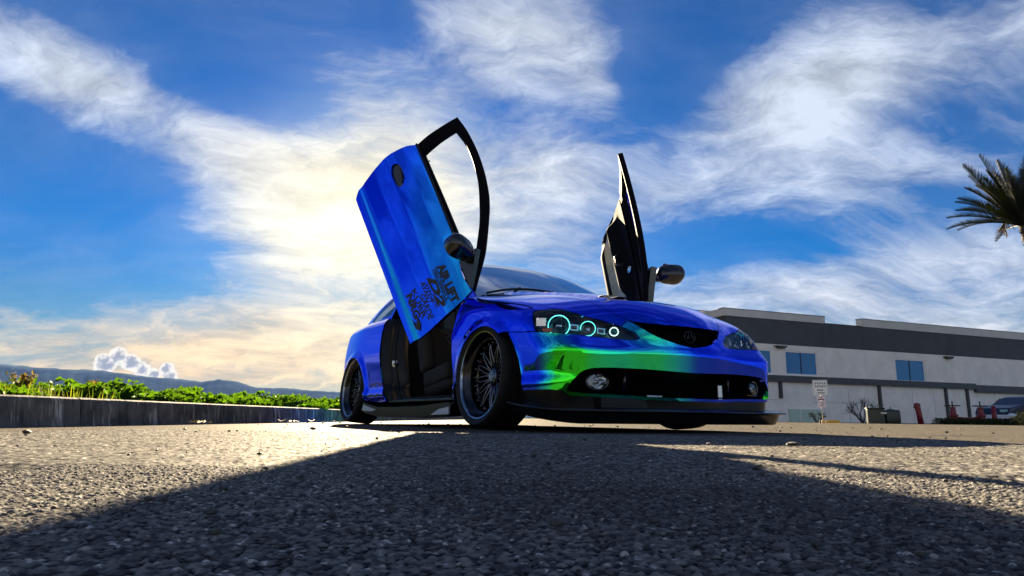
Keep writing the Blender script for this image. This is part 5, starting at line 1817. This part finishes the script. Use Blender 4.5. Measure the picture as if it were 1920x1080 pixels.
def stone_mesh(seed, r, mat, flat=.65, elong=1.2):
    rr = random.Random(seed); mb = MB()
    bmesh.ops.create_icosphere(mb.bm, subdivisions=2, radius=1.0)
    ds = [Vector((rr.gauss(0, 1), rr.gauss(0, 1), rr.gauss(0, 1))).normalized() for _ in range(9)]
    for v in mb.bm.verts:
        k = 1.0
        for d in ds: k = min(k, .72 / max(.3, v.co.dot(d))) if v.co.dot(d) > .72 else k
        v.co = Vector((v.co.x * k * elong, v.co.y * k, v.co.z * k * flat)) * r * (1 + rr.uniform(-.05, .05))
    return mb


STN = [((.029, .432), .0068, 1, 'dark angular pebble in the middle foreground, the larger one'), ((.092, .452), .0055, 1, 'dark round pebble right of the largest foreground pebble'), ((.74, 1.80), .020, 1, 'dark stone chip lying at the tip of the sunlit wedge on the right'), ((-.248, .605), .0065, 1, 'dark pebble on the left, just inside the shadow edge'),
       ((.04, 1.18), .010, 1, 'dark pebble in the shade below the near front wheel'), ((-.93, 3.23), .022, 1, 'dark stone on the sunlit asphalt left of the rear wheel'), ((-1.49, 2.12), .020, 1, 'dark stone on the sunlit asphalt near the left edge'), ((.33, .93), .008, 1, 'dark pebble in the right middle shade'), ((.53, 1.84), .010, 0, 'small pale chip left of the dark stone chip at the wedge tip'), ((.36, .46), .0045, 0, 'tiny pale pebble low on the right'), ((-.93, 3.9), .018, 1, 'dark stone close to the kerb beyond the sunlit asphalt')]
for i, ((x, y), r, dk, lab) in enumerate(STN):
    o = stone_mesh(i, r * .62, None, .7 if i != 2 else .45, 1.2 if i != 2 else 1.7)
    o = o.build('pebble', STONE if dk else STONEL, None, False)
    o.location = (x, y, r * .3 + .001); o.rotation_euler = (0, 0, i * 1.3)
    tag(o, lab, 'pebble', 'loose pebbles on the asphalt')
V = []; Fc = []
mb = MB()
rr_ = random.Random(3)
for i in range(380):
    y = .35 + 7 * rr_.random() ** 1.5; x = rr_.uniform(-.8, .8) * (y + .2) if rr_.random() < .6 else rr_.uniform(-2.2, 3) * min(1, y / 4)
    if x < -2.2: continue
    r = (.0007 + .0020 * rr_.random() ** 3) * (1 + .6 * y)
    m_ = Matrix.Translation((x, y, r * .5 + .001)) @ Matrix.Rotation(rr_.random() * 6, 4, 'Z') @ Matrix.Diagonal((r * rr_.uniform(.8, 1.6), r, r * .7, 1))
    bmesh.ops.create_icosphere(mb.bm, subdivisions=1, radius=1.0, matrix=m_)
tag(mb.build('grit', STONE), 'fine dark grit scattered over the asphalt', 'grit', kind='stuff')
# dry leaves along the kerb foot
DLEAF = pbr('dry_leaf', (.45, .33, .14), .7, vary=.4, vscale=40)
LFS = [((-2.16, 4.75), 'curled tan leaf litter at the foot of the kerb, nearest the left edge'), ((-2.05, 6.35), 'pale leaf litter by the kerb foot, middle of the three'), ((-2.02, 7.1), 'pale leaf litter by the kerb foot, closest to the rear wheel')]
for i, ((x, y), lab) in enumerate(LFS):
    mb = MB()
    for q in range(7):
        a = random.random() * 6; cx, cy = random.gauss(0, .05), random.gauss(0, .06)
        l, w = .035, .014
        c = [(-l, 0, .004), (0, -w, .012), (l, 0, .018 + .012 * random.random()), (0, w, .010)]
        ca, sa = math.cos(a), math.sin(a)
        mb.poly([(cx + p[0] * ca - p[1] * sa, cy + p[0] * sa + p[1] * ca, p[2] + .004) for p in c])
    o = mb.build('leaf_litter', DLEAF); o.location = (x, y, 0)
    tag(o, lab, 'leaf litter', 'dry leaves at the kerb')
